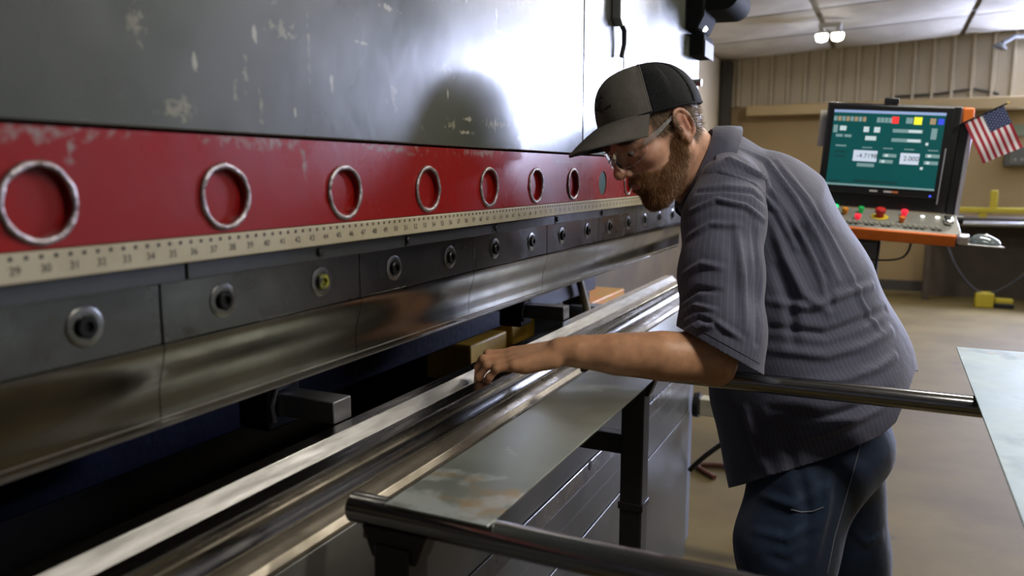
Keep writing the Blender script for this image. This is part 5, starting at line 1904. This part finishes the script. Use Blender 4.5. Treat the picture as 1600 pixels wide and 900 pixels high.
sleeve_folds = [
    ([(1078, 330), (1120, 312), (1165, 322), (1196, 345)], 0.006, 0.007),
    ([(1090, 300), (1130, 296), (1175, 300), (1198, 320)], -0.005, 0.007),
    ([(1072, 372), (1110, 350), (1160, 352)], 0.005, 0.008),
    ([(1150, 350), (1160, 430), (1165, 520)], 0.006, 0.010),
    ([(1176, 345), (1184, 420), (1182, 540)], -0.005, 0.009),
    ([(1066, 430), (1095, 412), (1130, 418)], 0.005, 0.008),
    ([(1066, 470), (1090, 452), (1125, 455)], -0.005, 0.007),
    ([(1066, 492), (1085, 478), (1118, 484)], 0.006, 0.006),
    ([(1068, 510), (1090, 496), (1130, 512)], -0.005, 0.006),
    ([(1085, 515), (1120, 505), (1160, 530)], 0.005, 0.007),
]
slv = crumple(slv, slF, 0.003, 14.0, 8.4, (1, 0.5, 1))
slv = folds(slv, slF, sleeve_folds)

px_, py_ = proj(shv)
hem = np.interp(px_, [1100, 1160, 1290, 1375, 1400, 1415, 1430], [772, 757, 717, 682, 660, 625, 580])
shirt_val = (py_ - hem) / FPX * 1.6
# neck opening: cut away what lies above the collar plane
NCEN, NNRM = K(1094, 268, 1.55), nrm(np.array([-0.91, 0.42, 0.0]))
neck_val = (shv - NCEN) @ NNRM
inneck = np.linalg.norm((shv - NCEN) - neck_val[:, None] * NNRM, axis=1) < 0.11
shirt_val = np.maximum(shirt_val, np.where(inneck, neck_val, -1))
ax_t = np.arctan2(shv[:, 2] - 1.63, shv[:, 0] - np.interp(shv[:, 1], [K(0, 800, 1.62)[1], K(0, 270, 1.6)[1]], [K(1256, 0, 1.62)[0], K(1150, 0, 1.6)[0]]))
v1, f1 = clip(shv, shF, shirt_val)
px_, py_ = proj(slv)
sl_val = ((px_ - 1063) * -70 + (py_ - 513) * 125) / 143.0 / FPX * 1.37
v2, f2 = clip(slv, slF, sl_val)
q = RE + (RE - RS) * -0.18
v3, f3 = clip(r2v, r2F, (r2v - q) @ nrm(RE - RS))


def stripe_coord(v, axis_pts, rad, turn):
    """distance round the garment: angle about the axis times a radius"""
    a, b = axis_pts
    d = nrm(b - a)
    x = nrm(np.cross(d, [0.3, 0.1, 1.0]))
    y = np.cross(d, x)
    r = v - a
    return np.arctan2(r @ y, r @ x) * rad


st = np.concatenate([stripe_coord(v1, (TC[0][0], TC[4][0]), 0.17, 0), stripe_coord(v2, (SC[0][0], SC[4][0]), 0.07, 0), stripe_coord(v3, (RS, RE), 0.07, 0)])
shirt_v = np.concatenate([v1, v2, v3])
shirt_f = np.concatenate([f1, f2 + len(v1), f3 + len(v1) + len(v2)])


def cloth_mat(name, c, c2, stripe, rough=0.8):
    m = bpy.data.materials.new(name)
    m.use_nodes = True
    nt = m.node_tree
    b = nt.nodes['Principled BSDF']
    L = nt.links
    tc = nd(nt, 'ShaderNodeTexCoord')
    nz = nd(nt, 'ShaderNodeTexNoise')
    nz.inputs['Scale'].default_value = 18
    nz.inputs['Detail'].default_value = 5
    L.new(tc.outputs['Object'], nz.inputs['Vector'])
    mx = nd(nt, 'ShaderNodeMix', data_type='RGBA')
    mx.inputs[6].default_value = (*c, 1)
    mx.inputs[7].default_value = (*c2, 1)
    L.new(nz.outputs['Fac'], mx.inputs[0])
    cur = mx.outputs[2]
    if stripe:
        at = nd(nt, 'ShaderNodeAttribute', attribute_name='stripe')
        mu = nd(nt, 'ShaderNodeMath', operation='MULTIPLY')
        mu.inputs[1].default_value = 2 * PI / 0.0075
        L.new(at.outputs['Fac'], mu.inputs[0])
        si = nd(nt, 'ShaderNodeMath', operation='SINE')
        L.new(mu.outputs[0], si.inputs[0])
        mr = nd(nt, 'ShaderNodeMapRange')
        mr.inputs['From Min'].default_value = 0.55
        mr.inputs['From Max'].default_value = 0.95
        L.new(si.outputs[0], mr.inputs['Value'])
        m2 = nd(nt, 'ShaderNodeMix', data_type='RGBA')
        L.new(mr.outputs[0], m2.inputs[0])
        L.new(cur, m2.inputs[6])
        m2.inputs[7].default_value = (*stripe, 1)
        cur = m2.outputs[2]
    L.new(cur, b.inputs['Base Color'])
    b.inputs['Roughness'].default_value = rough
    b.inputs['Sheen Weight'].default_value = 0.15
    wv = nd(nt, 'ShaderNodeTexNoise')
    wv.inputs['Scale'].default_value = 700
    L.new(tc.outputs['Object'], wv.inputs['Vector'])
    w2 = nd(nt, 'ShaderNodeTexNoise')
    w2.inputs['Scale'].default_value = 45
    w2.inputs['Detail'].default_value = 3
    L.new(tc.outputs['Object'], w2.inputs['Vector'])
    ad = nd(nt, 'ShaderNodeMath', operation='MULTIPLY_ADD')
    L.new(wv.outputs['Fac'], ad.inputs[0])
    ad.inputs[1].default_value = 0.15
    L.new(w2.outputs['Fac'], ad.inputs[2])
    bp = nd(nt, 'ShaderNodeBump')
    bp.inputs['Strength'].default_value = 0.25
    bp.inputs['Distance'].default_value = 0.006
    L.new(ad.outputs[0], bp.inputs['Height'])
    L.new(bp.outputs[0], b.inputs['Normal'])
    return m


M_SHIRT = cloth_mat('grey_blue_shirt', (0.064, 0.067, 0.108), (0.078, 0.081, 0.125), (0.098, 0.100, 0.145))
shirt = link('shirt', np_mesh('shirt', to_world(shirt_v), shirt_f, {'stripe': ('FLOAT', st)}), M_SHIRT, person)
shirt['label'] = 'dark grey-blue pinstriped short-sleeved work shirt'
so = shirt.modifiers.new('solid', 'SOLIDIFY')
so.thickness = 0.0022
so.offset = -1
# collar: stand and folded leaf
cb_, cfr = K(1119, 207, 1.555), K(1066, 328, 1.545)
CCEN = (cb_ + cfr) / 2
cA = (cb_ - cfr) / 2                       # towards the back of the neck
cD = np.array([0.0, 0.0, -0.076])          # towards the camera side
cN = nrm(np.array([-cA[1], cA[0], 0.0]))
if cN[0] > 0:
    cN = -cN                               # up along the neck
col = MB()
NCO = 56
rows = [(0.95, -0.030), (0.96, 0.006), (1.00, 0.013), (1.10, 0.008), (1.22, -0.012), (1.33, -0.036)]
for j, (g, h_) in enumerate(rows):
    for i in range(NCO + 1):
        a = math.radians(-172 + 344 * i / NCO)
        tipk = max(0.0, (abs(math.degrees(a)) - 110) / 62.0)
        hh = h_ - (0.022 * tipk ** 2 if j == 5 else 0.0) - (0.010 * tipk ** 2 if j == 4 else 0)
        p = CCEN + cA * (math.cos(a) * g) + cD * (math.sin(a) * g) + cN * hh
        col.v.append(tuple(to_world(p)))
for j in range(len(rows) - 1):
    for i in range(NCO):
        a = j * (NCO + 1) + i
        col.f.append((a, a + 1, a + NCO + 2, a + NCO + 1))
co = col.build('collar', M_SHIRT, shirt, smooth=50)
so = co.modifiers.new('solid', 'SOLIDIFY')
so.thickness = 0.002
# sewn edges: sleeve hem
bvs = bvh_of(slv, slF)
hl_ = []
for k in range(41):
    t = k / 40
    x, y = 1064 + 123 * t, 511 + 69 * t - 9 * math.sin(PI * t) * 0 - 12
    d = nrm(K(x, y, 1.0))
    loc, no, ix, ds = bvs.ray_cast(Vector((0, 0, 0)), Vector(d.tolist()))
    if loc is not None:
        hl_.append(Vector(to_world(np.array([loc.x, loc.y, loc.z]) - d * 0.0004).tolist()))
if len(hl_) > 2:
    MB().tube(hl_, 0.0007, 5).build('sleeve_hem_stitch', mat('stitch_grey', (0.05, 0.05, 0.065), 0.8), shirt, smooth=60)

# ---- jeans
jn = Field((min(LANK[0], LKNEE[0]) - 0.14, min(LANK[1], RANK[1]) - 0.02, 1.36), (max(RANK[0], K(1400, 0, 1.7)[0]) + 0.12, K(1200, 600, 1.63)[1], 1.90), 0.0062)
jn.cone(K(1268, 640, 1.63), K(1268, 700, 1.63), 0.125, 0.125, 0.04, sz=1.2)
jn.ell(K(1305, 690, 1.63), (0.10, 0.09, 0.15), 0.05)
for hip, mid_, kn_, an, rm_ in ((K(1258, 740, 1.56), K(1229, 850, 1.55), LKNEE, LANK, 0.094), (K(1302, 740, 1.70), K(1322, 860, 1.71), RKNEE, RANK, 0.088)):
    jn.cone(hip, mid_, 0.108, rm_, 0.04)
    jn.cone(mid_, kn_, rm_, 0.078, 0.03)
    jn.cone(kn_, an, 0.078, 0.070, 0.03)
jv, jF = jn.mesh()
jv = relax(jv, jF, 8, 0.5)
jv = crumple(jv, jF, 0.007, 10.0, 5.7, (1, 0.7, 1))
jean_folds = [([(1190, 775), (1240, 790), (1290, 760)], 0.006, 0.010), ([(1180, 830), (1230, 842), (1285, 815)], 0.005, 0.010), ([(1250, 740), (1262, 800), (1255, 870)], -0.006, 0.014), ([(1300, 720), (1290, 800), (1270, 880)], 0.006, 0.012),
              ([(1335, 830), (1355, 850), (1380, 835)], 0.005, 0.010), ([(1200, 870), (1230, 880), (1260, 860)], -0.005, 0.010)]
jv = relax(folds(jv, jF, jean_folds), jF, 2, 0.5)
w_z = to_world(jv)[:, 2]
v4, f4 = clip(jv, jF, 0.075 - w_z)
M_JEAN = cloth_mat('dark_denim', (0.004, 0.012, 0.034), (0.010, 0.032, 0.085), None, 0.75)
jeans = link('jeans', np_mesh('jeans', to_world(v4), f4), M_JEAN, person)
jeans['label'] = 'dark blue denim jeans'
bvj = bvh_of(jv, jF)
M_STITCH = mat('pale_stitch', (0.20, 0.22, 0.25), 0.8)


def stitch(pts, name, r, par, bv):
    L_ = trace(bv, pts, 14)
    if len(L_) > 2:
        L_ = L_ * (1 - 0.0008 / np.linalg.norm(L_, axis=1)[:, None])
        MB().tube([Vector(p) for p in to_world(L_).tolist()], r, 5).build(name, M_STITCH, par, smooth=60)


stitch([(1346, 688), (1335, 730), (1318, 790), (1304, 840), (1292, 900)], 'side_seam', 0.0011, jeans, bvj)
stitch([(1236, 796), (1252, 800), (1270, 799), (1288, 792)], 'pocket_stitch', 0.0012, jeans, bvj)
# ---- boots
for an in (LANK, RANK):
    wa = to_world(an)
    fw = -np.array(list(CR))
    bt = MB()
    secs = [(-0.055, 0.030, 0.09), (-0.045, 0.040, 0.10), (0.0, 0.045, 0.11), (0.05, 0.044, 0.10), (0.10, 0.047, 0.075), (0.155, 0.046, 0.06), (0.195, 0.036, 0.045), (0.21, 0.02, 0.03)]
    side = np.array(list(CF))
    side[2] = 0
    side = nrm(side)
    NQ = 16
    for f_, hw, ht in secs:
        c_ = np.array([wa[0], wa[1], 0]) + fw * f_
        for k in range(NQ):
            a = 2 * PI * k / NQ
            y_ = hw * np.sign(math.cos(a)) * abs(math.cos(a)) ** 0.6
            z_ = ht * (0.5 + 0.5 * np.sign(math.sin(a)) * abs(math.sin(a)) ** 0.6)
            bt.v.append(tuple(c_ + side * y_ + np.array([0, 0, z_])))
    for j in range(len(secs) - 1):
        for k in range(NQ):
            a, b = j * NQ + k, j * NQ + (k + 1) % NQ
            bt.f.append((a, b, b + NQ, a + NQ))
    bt.f += [tuple(range(NQ)), tuple((len(secs) - 1) * NQ + k for k in range(NQ))]
    bt.build('boot', mat('brown_leather', (0.06, 0.035, 0.02), 0.5), person, smooth=50)
